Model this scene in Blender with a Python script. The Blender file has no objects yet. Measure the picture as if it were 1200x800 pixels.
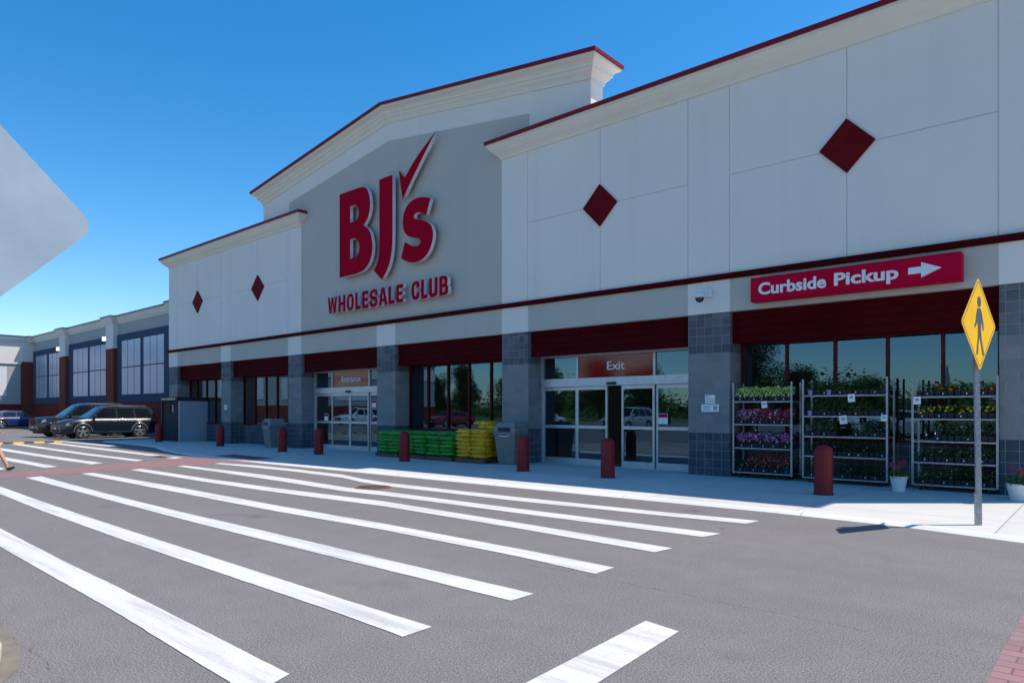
import bpy, bmesh, math, random
from mathutils import Vector, Matrix
R = math.radians
random.seed(7)
scn = bpy.context.scene
col = scn.collection

# ------------------------------------------------------------------ camera
cam = bpy.data.objects.new('camera', bpy.data.cameras.new('camera')); col.objects.link(cam)
cam.location = (0, 0, 1.5)
cam.rotation_euler = (R(90), 0, R(41.4))
cam.data.sensor_width = 36; cam.data.lens = 24.12
cam.data.shift_y = 0.0675
cam.data.clip_start = 0.05; cam.data.clip_end = 3000
scn.camera = cam

# ------------------------------------------------------------------ light
SUN_EL = 60.3
SUN_AZ = math.atan2(0.75, 0.66)            # from +Y towards +X
world = bpy.data.worlds.new('World'); scn.world = world; world.use_nodes = True
wn = world.node_tree
for n in list(wn.nodes): wn.nodes.remove(n)
sky = wn.nodes.new('ShaderNodeTexSky'); sky.sky_type = 'NISHITA'
sky.sun_disc = False; sky.sun_elevation = R(SUN_EL); sky.sun_rotation = SUN_AZ
sky.air_density = 1.0; sky.dust_density = 0.3; sky.ozone_density = 3.0; sky.altitude = 0
bg = wn.nodes.new('ShaderNodeBackground'); bg.inputs['Strength'].default_value = 0.137
wo = wn.nodes.new('ShaderNodeOutputWorld')
hs = wn.nodes.new('ShaderNodeHueSaturation'); hs.inputs['Saturation'].default_value = 1.39; hs.inputs['Hue'].default_value = 0.497
wn.links.new(sky.outputs[0], hs.inputs['Color']); wn.links.new(hs.outputs[0], bg.inputs[0]); wn.links.new(bg.outputs[0], wo.inputs[0])
sl = bpy.data.lights.new('sun', 'SUN'); sl.energy = 4.0; sl.angle = R(0.53); sl.color = (1.0, 0.925, 0.82)
sun = bpy.data.objects.new('sun', sl); col.objects.link(sun)
sd = Vector((math.sin(SUN_AZ)*math.cos(R(SUN_EL)), math.cos(SUN_AZ)*math.cos(R(SUN_EL)), math.sin(R(SUN_EL))))
sun.rotation_euler = sd.to_track_quat('Z', 'Y').to_euler(); sun.location = (20, 20, 40)
scn.view_settings.view_transform = 'Standard'; scn.view_settings.look = 'None'
scn.view_settings.exposure = 0.50; scn.view_settings.gamma = 1
scn.view_settings.use_curve_mapping = False
scn.render.engine = 'CYCLES'

# ------------------------------------------------------------------ materials
def newmat(name):
    m = bpy.data.materials.new(name); m.use_nodes = True
    t = m.node_tree; b = t.nodes['Principled BSDF']
    return m, t, b
def N(t, kind, **kw):
    n = t.nodes.new(kind)
    for k, v in kw.items():
        if k in n.inputs: n.inputs[k].default_value = v
        else: setattr(n, k, v)
    return n
def mixc(t, fac, a, b, mode='MIX'):
    n = t.nodes.new('ShaderNodeMix'); n.data_type = 'RGBA'; n.blend_type = mode
    for sock, v in ((n.inputs[0], fac), (n.inputs[6], a), (n.inputs[7], b)):
        if hasattr(v, 'is_linked'): t.links.new(v, sock)
        else: sock.default_value = v if not isinstance(v, tuple) else (*v[:3], 1)
    return n.outputs[2]
def mathn(t, op, a, b=None, c=None):
    n = t.nodes.new('ShaderNodeMath'); n.operation = op
    for i, v in enumerate((a, b, c)):
        if v is None: continue
        if hasattr(v, 'is_linked'): t.links.new(v, n.inputs[i])
        else: n.inputs[i].default_value = v
    return n.outputs[0]
def coords(t, scale=(1, 1, 1)):
    tc = t.nodes.new('ShaderNodeTexCoord'); mp = t.nodes.new('ShaderNodeMapping')
    mp.inputs['Scale'].default_value = scale
    t.links.new(tc.outputs['Object'], mp.inputs['Vector']); return mp.outputs[0]
def noise(t, vec, scale, detail=4, rough=0.6):
    n = N(t, 'ShaderNodeTexNoise'); n.inputs['Scale'].default_value = scale
    n.inputs['Detail'].default_value = detail; n.inputs['Roughness'].default_value = rough
    t.links.new(vec, n.inputs['Vector']); return n.outputs['Fac']
def ramp(t, fac, stops):
    n = t.nodes.new('ShaderNodeValToRGB'); t.links.new(fac, n.inputs[0])
    e = n.color_ramp.elements
    while len(e) < len(stops): e.new(0.5)
    for i, (p, c) in enumerate(stops): e[i].position = p; e[i].color = (*c[:3], 1) if isinstance(c, tuple) else (c, c, c, 1)
    return n.outputs[0]
def bump(t, b, h, strength=0.3, dist=0.01):
    n = t.nodes.new('ShaderNodeBump'); n.inputs['Strength'].default_value = strength
    n.inputs['Distance'].default_value = dist
    t.links.new(h, n.inputs['Height']); t.links.new(n.outputs[0], b.inputs['Normal'])
def mat(name, c, rough=0.6, var=0.08, scale=6.0, bmp=0.0, metal=0.0, spec=0.5, coat=0.0, fine=120.0, emit=0.0, stretch=(1, 1, 1)):
    m, t, b = newmat(name)
    v = coords(t, stretch)
    f = noise(t, v, scale, 5)
    lo = tuple(x*(1-var*1.6) for x in c); hi = tuple(min(1, x*(1+var*1.2)) for x in c)
    o = ramp(t, f, [(0.3, lo), (0.7, hi)])
    t.links.new(o, b.inputs['Base Color'])
    b.inputs['Roughness'].default_value = rough; b.inputs['Metallic'].default_value = metal
    b.inputs['Specular IOR Level'].default_value = spec; b.inputs['Coat Weight'].default_value = coat
    b.inputs['Coat Roughness'].default_value = 0.04
    if bmp: bump(t, b, noise(t, v, fine, 3), bmp, 0.004)
    if emit:
        b.inputs['Emission Color'].default_value = (*c, 1); b.inputs['Emission Strength'].default_value = emit
    return m
M = {}
def stucco(name, c):
    m, t, b = newmat(name); v = coords(t)
    big = noise(t, v, 0.45, 5); st = noise(t, coords(t, (2.2, 2.2, 0.12)), 1.0, 4); fine = noise(t, v, 90, 4)
    a = mixc(t, ramp(t, big, [(0.35, 0.0), (0.7, 1.0)]), tuple(x*0.95 for x in c), c)
    a = mixc(t, mathn(t, 'MULTIPLY', ramp(t, st, [(0.52, 0.0), (0.75, 1.0)]), 0.22), a, tuple(x*0.78 for x in c))
    t.links.new(a, b.inputs['Base Color']); b.inputs['Roughness'].default_value = 0.9
    b.inputs['Specular IOR Level'].default_value = 0.2
    bump(t, b, fine, 0.35, 0.004); return m
M['white'] = stucco('stucco_white', (0.75, 0.715, 0.67))
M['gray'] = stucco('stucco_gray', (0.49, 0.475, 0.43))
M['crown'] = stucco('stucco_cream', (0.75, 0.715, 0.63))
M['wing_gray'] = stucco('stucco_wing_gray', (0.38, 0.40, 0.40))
M['navy'] = stucco('stucco_navy', (0.045, 0.075, 0.13))
M['wing_red'] = stucco('stucco_wing_red', (0.17, 0.028, 0.025))
M['pil_red'] = stucco('stucco_brick_red', (0.19, 0.05, 0.035))
M['cap'] = mat('cap_red_metal', (0.20, 0.012, 0.025), 0.45, 0.1, 2, spec=0.12)
M['capblue'] = mat('cap_dark_metal', (0.05, 0.09, 0.15), 0.45, 0.1, 2)
M['band'] = mat('band_maroon', (0.062, 0.003, 0.005), 0.8, 0.12, 2, spec=0.05)
M['diam'] = mat('diamond_maroon', (0.13, 0.006, 0.010), 0.6, 0.1, 3, spec=0.04)
M['letter'] = mat('sign_letter_red', (0.36, 0.001, 0.018), 0.6, 0.05, 1, spec=0.02)
M['letter_side'] = mat('sign_letter_return', (0.72, 0.70, 0.72), 0.5, 0.05, 3)
M['signred'] = mat('sign_panel_red', (0.47, 0.003, 0.035), 0.5, 0.06, 1.5, spec=0.03)
M['signwhite'] = mat('sign_lettering_white', (0.72, 0.70, 0.74), 0.5, 0.03, 4)
M['alu'] = mat('brushed_aluminium', (0.50, 0.52, 0.54), 0.38, 0.08, 8, metal=0.55)
M['galv'] = mat('galvanised_steel', (0.34, 0.36, 0.37), 0.45, 0.2, 30, metal=0.6)
M['frame_red'] = mat('window_frame_maroon', (0.09, 0.008, 0.010), 0.4, 0.1, 4, spec=0.12)
M['dark'] = mat('matte_black', (0.012, 0.013, 0.016), 0.6, 0.2, 6)
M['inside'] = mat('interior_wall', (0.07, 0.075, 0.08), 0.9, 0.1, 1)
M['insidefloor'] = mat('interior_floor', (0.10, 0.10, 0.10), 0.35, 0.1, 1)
M['roof'] = mat('roof_membrane', (0.80, 0.79, 0.76), 0.9, 0.1, 1)
M['lamp_on'] = mat('fluorescent_tube_lit', (1.0, 0.96, 0.88), 0.5, 0.0, 1, emit=2.2)
M['flood_on'] = mat('floodlight_lens_lit', (1.0, 0.97, 0.92), 0.5, 0.0, 1, emit=1.2)
M['whitep'] = mat('white_plastic', (0.72, 0.72, 0.71), 0.4, 0.05, 8)
M['paper'] = mat('white_card', (0.78, 0.78, 0.77), 0.7, 0.04, 8)
M['binbody'] = mat('bin_beige_gray', (0.165, 0.175, 0.16), 0.55, 0.12, 5, bmp=0.3)
M['binlid'] = mat('bin_lid_gray', (0.20, 0.21, 0.215), 0.5, 0.1, 5)
def bollmat():
    m, t, b = newmat('bollard_red_sleeve'); v = coords(t, (1, 1, .35)); oi = t.nodes.new('ShaderNodeObjectInfo')
    a = ramp(t, noise(t, v, 3, 5), [(0.3, (0.17, 0.011, 0.014)), (0.7, (0.25, 0.018, 0.022))])
    a = mixc(t, ramp(t, noise(t, coords(t, (1, 1, 4)), 9, 5, .75), [(0.64, 0.0), (0.74, 0.4)]), a, (0.30, 0.10, 0.10))
    t.links.new(a, b.inputs['Base Color']); b.inputs['Roughness'].default_value = .5; b.inputs['Specular IOR Level'].default_value = .25; return m
M['bollard'] = bollmat()
M['bollard_spare'] = mat('bollard_red_sleeve', (0.27, 0.022, 0.026), 0.42, 0.22, 3.5, bmp=0.15, spec=0.12)
M['wood'] = mat('pallet_wood', (0.13, 0.09, 0.06), 0.85, 0.3, 8, bmp=0.5, stretch=(1, 1, 6))
M['kiosk'] = mat('kiosk_side_gray', (0.27, 0.31, 0.36), 0.45, 0.06, 2)
M['kioskfront'] = mat('kiosk_front_dark', (0.018, 0.03, 0.042), 0.6, 0.2, 3, spec=0.1)
M['cream'] = mat('cream_lettering', (0.60, 0.52, 0.33), 0.5, 0.1, 30)
M['pane_light'] = mat('spandrel_panel_pale_blue', (0.33, 0.40, 0.52), 0.25, 0.05, 0.5)
M['yel'] = mat('sign_yellow_reflective', (0.95, 0.50, 0.012), 0.55, 0.05, 3, spec=0.08)
M['signblack'] = mat('sign_symbol_dark', (0.03, 0.04, 0.055), 0.45, 0.1, 8)
M['rubber'] = mat('rubber_black', (0.02, 0.02, 0.021), 0.75, 0.2, 20)
M['chrome'] = mat('chrome', (0.75, 0.76, 0.78), 0.18, 0.03, 4, metal=1.0)
M['rimm'] = mat('alloy_rim', (0.55, 0.56, 0.58), 0.3, 0.05, 4, metal=0.8)
M['headl'] = mat('headlight_lens', (0.45, 0.48, 0.52), 0.08, 0.1, 20, metal=0.5)
M['amber'] = mat('amber_lens', (0.55, 0.17, 0.02), 0.15, 0.1, 20)
M['tail'] = mat('tail_light_red', (0.40, 0.01, 0.01), 0.15, 0.1, 20)
M['carglass'] = mat('car_glass_tinted', (0.006, 0.008, 0.01), 0.03, 0.0, 1, spec=0.9)
def paint(name, c): return mat(name, c, 0.3, 0.02, 1, metal=0.0, coat=0.7)
M['bag_green'] = mat('bag_plastic_green', (0.035, 0.24, 0.02), 0.33, 0.5, 14, bmp=0.5, fine=25)
M['bag_yellow'] = mat('bag_plastic_yellow', (0.68, 0.36, 0.01), 0.33, 0.3, 14, bmp=0.5, fine=25)
M['bag_print'] = mat('bag_print_dark', (0.02, 0.09, 0.02), 0.4, 0.4, 40)
M['pot'] = mat('nursery_pot_black', (0.009, 0.011, 0.022), 0.6, 0.2, 20)
M['pot_purple'] = mat('flower_pot_lilac', (0.28, 0.20, 0.55), 0.5, 0.1, 20)
M['soil'] = mat('potting_soil', (0.02, 0.014, 0.01), 0.95, 0.3, 60, bmp=0.6)
M['skin'] = mat('skin', (0.50, 0.27, 0.18), 0.5, 0.06, 20)
M['hair'] = mat('hair_dark', (0.02, 0.014, 0.01), 0.6, 0.3, 60)
M['shirt'] = mat('shirt_orange', (0.80, 0.36, 0.10), 0.85, 0.08, 8, bmp=0.3)
M['shorts'] = mat('shorts_cream', (0.68, 0.62, 0.50), 0.85, 0.08, 8, bmp=0.3)
M['shoe'] = mat('shoe_brown', (0.09, 0.055, 0.03), 0.6, 0.2, 20)
M['eyew'] = mat('eye_white', (0.7, 0.7, 0.7), 0.3, 0.0, 1)
M['bark'] = mat('bark', (0.10, 0.075, 0.055), 0.95, 0.35, 6, bmp=0.8, stretch=(1, 1, 0.2), fine=20)
M['alu_sign'] = None

def leafmat(name, c, c2):
    m, t, b = newmat(name)
    oi = t.nodes.new('ShaderNodeObjectInfo'); g = t.nodes.new('ShaderNodeNewGeometry')
    f = mathn(t, 'ADD', g.outputs['Random Per Island'], 0.0)
    a = mixc(t, f, c, c2); t.links.new(a, b.inputs['Base Color'])
    b.inputs['Roughness'].default_value = 0.6
    b.inputs['Specular IOR Level'].default_value = 0.3
    return m
M['leaf'] = leafmat('leaf_green', (0.03, 0.085, 0.015), (0.10, 0.22, 0.04))
M['leaf_dark'] = leafmat('leaf_dark_green', (0.018, 0.055, 0.014), (0.05, 0.12, 0.03))
M['treeleaf'] = leafmat('tree_leaf', (0.03, 0.07, 0.015), (0.10, 0.16, 0.035))
PET = {'lime': ((0.40, 0.52, 0.08), (0.75, 0.78, 0.30)), 'pink': ((0.55, 0.04, 0.20), (0.75, 0.42, 0.62)), 'magenta': ((0.50, 0.02, 0.12), (0.42, 0.12, 0.55)),
       'red': ((0.50, 0.01, 0.02), (0.45, 0.06, 0.16)), 'white': ((0.45, 0.42, 0.42), (0.5, 0.42, 0.5)), 'orange': ((0.75, 0.12, 0.01), (0.80, 0.25, 0.02)),
       'yellow': ((0.75, 0.42, 0.02), (0.8, 0.55, 0.05)), 'violet': ((0.25, 0.12, 0.5), (0.4, 0.3, 0.6)), 'coral': ((0.6, 0.10, 0.08), (0.6, 0.25, 0.18))}
for k, (a, b_) in PET.items(): M['pet_'+k] = leafmat('petal_'+k, a, b_)

def block_mat():
    m, t, b = newmat('split_face_block')
    tc = t.nodes.new('ShaderNodeTexCoord'); s = t.nodes.new('ShaderNodeSeparateXYZ'); t.links.new(tc.outputs['Object'], s.inputs[0])
    u = mathn(t, 'ADD', s.outputs[0], s.outputs[1]); z = s.outputs[2]
    cv = t.nodes.new('ShaderNodeCombineXYZ'); t.links.new(u, cv.inputs[0]); t.links.new(z, cv.inputs[1])
    def brick(w, off):
        n = t.nodes.new('ShaderNodeTexBrick'); n.offset = off; n.inputs['Scale'].default_value = 1.0
        n.inputs['Brick Width'].default_value = w; n.inputs['Row Height'].default_value = 0.2
        n.inputs['Mortar Size'].default_value = 0.007; n.inputs['Mortar Smooth'].default_value = 0.3
        n.inputs['Color1'].default_value = (0, 0, 0, 1); n.inputs['Color2'].default_value = (1, 1, 1, 1); n.inputs['Mortar'].default_value = (0.5, 0.5, 0.5, 1)
        t.links.new(cv.outputs[0], n.inputs['Vector']); return n
    A = brick(0.4, 0.5); B = brick(0.2, 0.0)
    top = mathn(t, 'GREATER_THAN', z, 2.8); bot = mathn(t, 'LESS_THAN', z, 1.0); band = mathn(t, 'MAXIMUM', top, bot)
    fine = noise(t, tc.outputs['Object'], 45, 5, 0.7); big = noise(t, tc.outputs['Object'], 2.2, 3)
    ca = mixc(t, A.outputs['Color'], (0.235, 0.245, 0.25), (0.30, 0.31, 0.315))
    ct = mixc(t, B.outputs['Color'], (0.085, 0.10, 0.12), (0.17, 0.185, 0.205))
    cb = mixc(t, B.outputs['Color'], (0.048, 0.062, 0.092), (0.068, 0.085, 0.118))
    c = mixc(t, top, ca, ct); c = mixc(t, bot, c, cb)
    mor = mixc(t, band, A.outputs['Fac'], B.outputs['Fac'])
    c = mixc(t, mathn(t, 'MULTIPLY', fine, 0.55), c, (0.02, 0.02, 0.025))
    c = mixc(t, mathn(t, 'MULTIPLY', ramp(t, big, [(0.5, 0.0), (0.75, 1.0)]), 0.3), c, (0.25, 0.25, 0.25))
    c = mixc(t, mathn(t, 'MULTIPLY', mor, 0.7), c, (0.26, 0.27, 0.28))
    t.links.new(c, b.inputs['Base Color']); b.inputs['Roughness'].default_value = 0.85
    h = mathn(t, 'SUBTRACT', mathn(t, 'MULTIPLY', fine, 0.9), mathn(t, 'MULTIPLY', mor, 1.0))
    bump(t, b, h, 0.6, 0.012); return m
M['block'] = block_mat()

def asphalt_mat():
    m, t, b = newmat('asphalt'); v = coords(t)
    fine = noise(t, v, 85, 4, 0.85); mid = noise(t, v, 3.0, 5); big = noise(t, v, 0.16, 5)
    vo = t.nodes.new('ShaderNodeTexVoronoi'); vo.inputs['Scale'].default_value = 75; t.links.new(v, vo.inputs['Vector'])
    c = ramp(t, big, [(0.3, (0.128, 0.115, 0.114)), (0.7, (0.172, 0.154, 0.151))])
    c = mixc(t, 0.35, c, ramp(t, mid, [(0.3, (0.118, 0.106, 0.103)), (0.7, (0.19, 0.170, 0.163))]))
    c = mixc(t, ramp(t, fine, [(0.50, 0.0), (0.66, 0.9)]), c, (0.40, 0.38, 0.37))
    c = mixc(t, ramp(t, fine, [(0.32, 0.95), (0.48, 0.0)]), c, (0.022, 0.021, 0.022))
    # tyre-worn lanes running along the shop front, slightly paler
    lane = noise(t, coords(t, (0.05, 0.7, 1)), 1.0, 3)
    c = mixc(t, mathn(t, 'MULTIPLY', ramp(t, lane, [(0.45, 0.0), (0.7, 1.0)]), 0.25), c, (0.115, 0.10, 0.104))
    stain = noise(t, v, 0.9, 2)
    c = mixc(t, mathn(t, 'MULTIPLY', ramp(t, stain, [(0.66, 0.0), (0.78, 1.0)]), 0.5), c, (0.08, 0.074, 0.078))
    # fine cracks
    w = t.nodes.new('ShaderNodeTexVoronoi'); w.feature = 'DISTANCE_TO_EDGE'; w.inputs['Scale'].default_value = 0.14
    wob = noise(t, v, 1.3, 6)
    cx = t.nodes.new('ShaderNodeVectorMath'); cx.operation = 'ADD'; t.links.new(v, cx.inputs[0])
    sc = t.nodes.new('ShaderNodeCombineXYZ'); 
    for i in range(2): t.links.new(mathn(t, 'MULTIPLY', wob, 1.2), sc.inputs[i])
    t.links.new(sc.outputs[0], cx.inputs[1]); t.links.new(cx.outputs[0], w.inputs['Vector'])
    gate = ramp(t, noise(t, v, 0.35, 2), [(0.52, 0.0), (0.62, 1.0)])
    ck = mathn(t, 'MULTIPLY', mathn(t, 'LESS_THAN', w.outputs['Distance'], 0.0011), gate)
    c = mixc(t, mathn(t, 'MULTIPLY', ck, 0.6), c, (0.035, 0.03, 0.03))
    sp_ = t.nodes.new('ShaderNodeSeparateXYZ'); t.links.new(v, sp_.inputs[0])
    for yc, x0, x1, amp in ((5.12, -4.3, 3.0, .30), (7.4, -20.0, -3.0, .5), (1.2, -9.0, 1.0, .5)):
        wob2 = mathn(t, 'MULTIPLY', mathn(t, 'SUBTRACT', noise(t, v, 1.1, 8, 0.7), 0.5), amp)
        dd = mathn(t, 'ABSOLUTE', mathn(t, 'SUBTRACT', mathn(t, 'ADD', sp_.outputs[1], wob2), yc))
        gt = mathn(t, 'MULTIPLY', mathn(t, 'GREATER_THAN', sp_.outputs[0], x0), mathn(t, 'LESS_THAN', sp_.outputs[0], x1))
        gt = mathn(t, 'MULTIPLY', gt, ramp(t, noise(t, v, 5.0, 3), [(0.42, 0.0), (0.55, 1.0)]))
        c = mixc(t, mathn(t, 'MULTIPLY', mathn(t, 'MULTIPLY', mathn(t, 'LESS_THAN', dd, 0.005), gt), 0.7), c, (0.03, 0.027, 0.027))
    spot = t.nodes.new('ShaderNodeTexVoronoi'); spot.inputs['Scale'].default_value = 0.9; t.links.new(v, spot.inputs['Vector'])
    c = mixc(t, mathn(t, 'MULTIPLY', mathn(t, 'LESS_THAN', spot.outputs['Distance'], 0.035), 0.6), c, (0.05, 0.045, 0.045))
    t.links.new(c, b.inputs['Base Color']); b.inputs['Roughness'].default_value = 0.88; b.inputs['Specular IOR Level'].default_value = 0.3
    bump(t, b, mathn(t, 'ADD', fine, vo.outputs['Distance']), 0.22, 0.005); return m
M['asphalt'] = asphalt_mat()

def concrete_mat(name, jx, jy, c1, c2, ox=0.0, oy=0.0):
    m, t, b = newmat(name); tc = t.nodes.new('ShaderNodeTexCoord')
    mp = t.nodes.new('ShaderNodeMapping'); mp.inputs['Location'].default_value = (ox, oy, 0); t.links.new(tc.outputs['Object'], mp.inputs[0])
    n = t.nodes.new('ShaderNodeTexBrick'); n.offset = 0; n.inputs['Scale'].default_value = 1
    n.inputs['Brick Width'].default_value = jx; n.inputs['Row Height'].default_value = jy
    n.inputs['Mortar Size'].default_value = 0.007; n.inputs['Mortar Smooth'].default_value = 0.2
    n.inputs['Color1'].default_value = (0, 0, 0, 1); n.inputs['Color2'].default_value = (1, 1, 1, 1)
    t.links.new(mp.outputs[0], n.inputs['Vector'])
    v = tc.outputs['Object']; fine = noise(t, v, 60, 5, 0.75); big = noise(t, v, 0.8, 5); sp = noise(t, v, 9, 4)
    c = mixc(t, n.outputs['Color'], c1, c2)
    c = mixc(t, mathn(t, 'MULTIPLY', ramp(t, big, [(0.4, 0.0), (0.7, 1.0)]), 0.35), c, tuple(x*0.75 for x in c1))
    c = mixc(t, mathn(t, 'MULTIPLY', fine, 0.16), c, (0.16, 0.15, 0.14))
    c = mixc(t, mathn(t, 'MULTIPLY', ramp(t, sp, [(0.66, 0.0), (0.72, 1.0)]), 0.35), c, (0.2, 0.19, 0.18))
    c = mixc(t, mathn(t, 'MULTIPLY', n.outputs['Fac'], 0.8), c, (0.13, 0.12, 0.11))
    t.links.new(c, b.inputs['Base Color']); b.inputs['Roughness'].default_value = 0.85
    bump(t, b, mathn(t, 'SUBTRACT', fine, mathn(t, 'MULTIPLY', n.outputs['Fac'], 2.0)), 0.3, 0.004); return m
M['walk'] = concrete_mat('pavement_concrete', 2.45, 1.55, (0.56, 0.54, 0.51), (0.62, 0.60, 0.57), 1.1, -11.15)
M['kerb'] = concrete_mat('kerb_concrete', 3.0, 50, (0.70, 0.68, 0.64), (0.74, 0.72, 0.68), 0.4, 0)

def stripe_mat():
    m, t, b = newmat('road_paint_white'); v = coords(t)
    fine = noise(t, v, 70, 5, 0.8); wear = noise(t, coords(t, (0.35, 5, 1)), 1.6, 5, 0.7); big = noise(t, v, 1.0, 4)
    a = mathn(t, 'ADD', mathn(t, 'MULTIPLY', wear, 0.6), mathn(t, 'MULTIPLY', fine, 0.4))
    c = mixc(t, ramp(t, a, [(0.49, 0.0), (0.66, 0.85)]), (0.62, 0.60, 0.575), (0.30, 0.285, 0.275))
    c = mixc(t, mathn(t, 'MULTIPLY', ramp(t, big, [(0.5, 0.0), (0.75, 1.0)]), 0.4), c, (0.50, 0.49, 0.48))
    c = mixc(t, ramp(t, fine, [(0.32, 1.0), (0.42, 0.0)]), c, (0.16, 0.155, 0.155))
    t.links.new(c, b.inputs['Base Color']); b.inputs['Roughness'].default_value = 0.75
    bump(t, b, fine, 0.4, 0.004); return m
M['stripe'] = stripe_mat()
def paver_mat():
    m, t, b = newmat('stamped_red_brick_paving'); v = coords(t)
    n = t.nodes.new('ShaderNodeTexBrick'); n.offset = 0.5; n.inputs['Scale'].default_value = 1
    n.inputs['Brick Width'].default_value = 0.30; n.inputs['Row Height'].default_value = 0.12
    n.inputs['Mortar Size'].default_value = 0.006
    n.inputs['Color1'].default_value = (0.235, 0.105, 0.115, 1); n.inputs['Color2'].default_value = (0.29, 0.14, 0.15, 1); n.inputs['Mortar'].default_value = (0.10, 0.05, 0.05, 1)
    t.links.new(v, n.inputs['Vector']); w = noise(t, v, 1.2, 5); f = noise(t, v, 80, 4)
    c = mixc(t, mathn(t, 'MULTIPLY', ramp(t, w, [(0.45, 0.0), (0.7, 1.0)]), 0.45), n.outputs['Color'], (0.19, 0.15, 0.15))
    c = mixc(t, mathn(t, 'MULTIPLY', f, 0.2), c, (0.3, 0.25, 0.25))
    t.links.new(c, b.inputs['Base Color']); b.inputs['Roughness'].default_value = 0.85
    bump(t, b, mathn(t, 'SUBTRACT', f, n.outputs['Fac']), 0.4, 0.005); return m
M['paver'] = paver_mat()
def bump_mat():
    m, t, b = newmat('speed_bump_yellow_black'); tc = t.nodes.new('ShaderNodeTexCoord'); s = t.nodes.new('ShaderNodeSeparateXYZ'); t.links.new(tc.outputs['Object'], s.inputs[0])
    f = mathn(t, 'GREATER_THAN', mathn(t, 'FRACT', mathn(t, 'MULTIPLY', s.outputs[1], 1.25)), 0.5)
    t.links.new(mixc(t, f, (0.03, 0.03, 0.03), (0.62, 0.38, 0.03)), b.inputs['Base Color']); b.inputs['Roughness'].default_value = 0.7
    return m
M['bumpm'] = bump_mat()
M['rust'] = mat('cast_iron_rusty', (0.17, 0.085, 0.06), 0.8, 0.35, 12, bmp=0.6, fine=30)
M['grass'] = mat('grass_verge', (0.10, 0.14, 0.035), 0.95, 0.35, 2.5, bmp=0.8, fine=60)
M['dirt'] = mat('dust_on_asphalt', (0.18, 0.158, 0.13), 0.95, 0.15, 6, bmp=0.5)
M['tactile'] = mat('tactile_pad_red', (0.22, 0.05, 0.05), 0.8, 0.2, 10, bmp=0.5, fine=20)
M['concrete_plain'] = mat('concrete_worn', (0.58, 0.54, 0.44), 0.9, 0.15, 7, bmp=0.4)
def plate_mat():
    m, t, b = newmat('weathered_aluminium_sign_back'); v = coords(t)
    n1 = noise(t, v, 3, 5); sp = noise(t, v, 40, 3); scr = noise(t, coords(t, (1, 18, 60)), 2.0, 4)
    c = ramp(t, n1, [(0.3, (0.31, 0.37, 0.42)), (0.7, (0.38, 0.44, 0.49))])
    c = mixc(t, ramp(t, sp, [(0.70, 0.0), (0.76, 0.7)]), c, (0.62, 0.62, 0.61))
    c = mixc(t, ramp(t, scr, [(0.66, 0.0), (0.74, 0.5)]), c, (0.58, 0.57, 0.55))
    t.links.new(c, b.inputs['Base Color']); b.inputs['Roughness'].default_value = 0.5; b.inputs['Metallic'].default_value = 0.3
    return m
M['alu_sign'] = plate_mat()
def glass_mat(name, ior, tint):
    m = bpy.data.materials.new(name); m.use_nodes = True; t = m.node_tree
    for n in list(t.nodes): t.nodes.remove(n)
    o = t.nodes.new('ShaderNodeOutputMaterial'); fr = t.nodes.new('ShaderNodeFresnel'); fr.inputs[0].default_value = ior
    g = t.nodes.new('ShaderNodeBsdfGlossy'); g.inputs['Roughness'].default_value = 0.0; g.inputs['Color'].default_value = (0.40, 0.72, 1.0, 1)
    tr = t.nodes.new('ShaderNodeBsdfTransparent'); tr.inputs[0].default_value = (*tint, 1)
    v = coords(t); nz = noise(t, v, 0.9, 2); bp = t.nodes.new('ShaderNodeBump'); bp.inputs['Strength'].default_value = 0.06; bp.inputs['Distance'].default_value = 0.02
    t.links.new(nz, bp.inputs['Height']); t.links.new(bp.outputs[0], g.inputs['Normal'])
    mx = t.nodes.new('ShaderNodeMixShader'); t.links.new(fr.outputs[0], mx.inputs[0]); t.links.new(tr.outputs[0], mx.inputs[1]); t.links.new(g.outputs[0], mx.inputs[2])
    t.links.new(mx.outputs[0], o.inputs[0]); return m
M['glass'] = glass_mat('storefront_glass', 2.2, (0.42, 0.50, 0.50))

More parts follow.
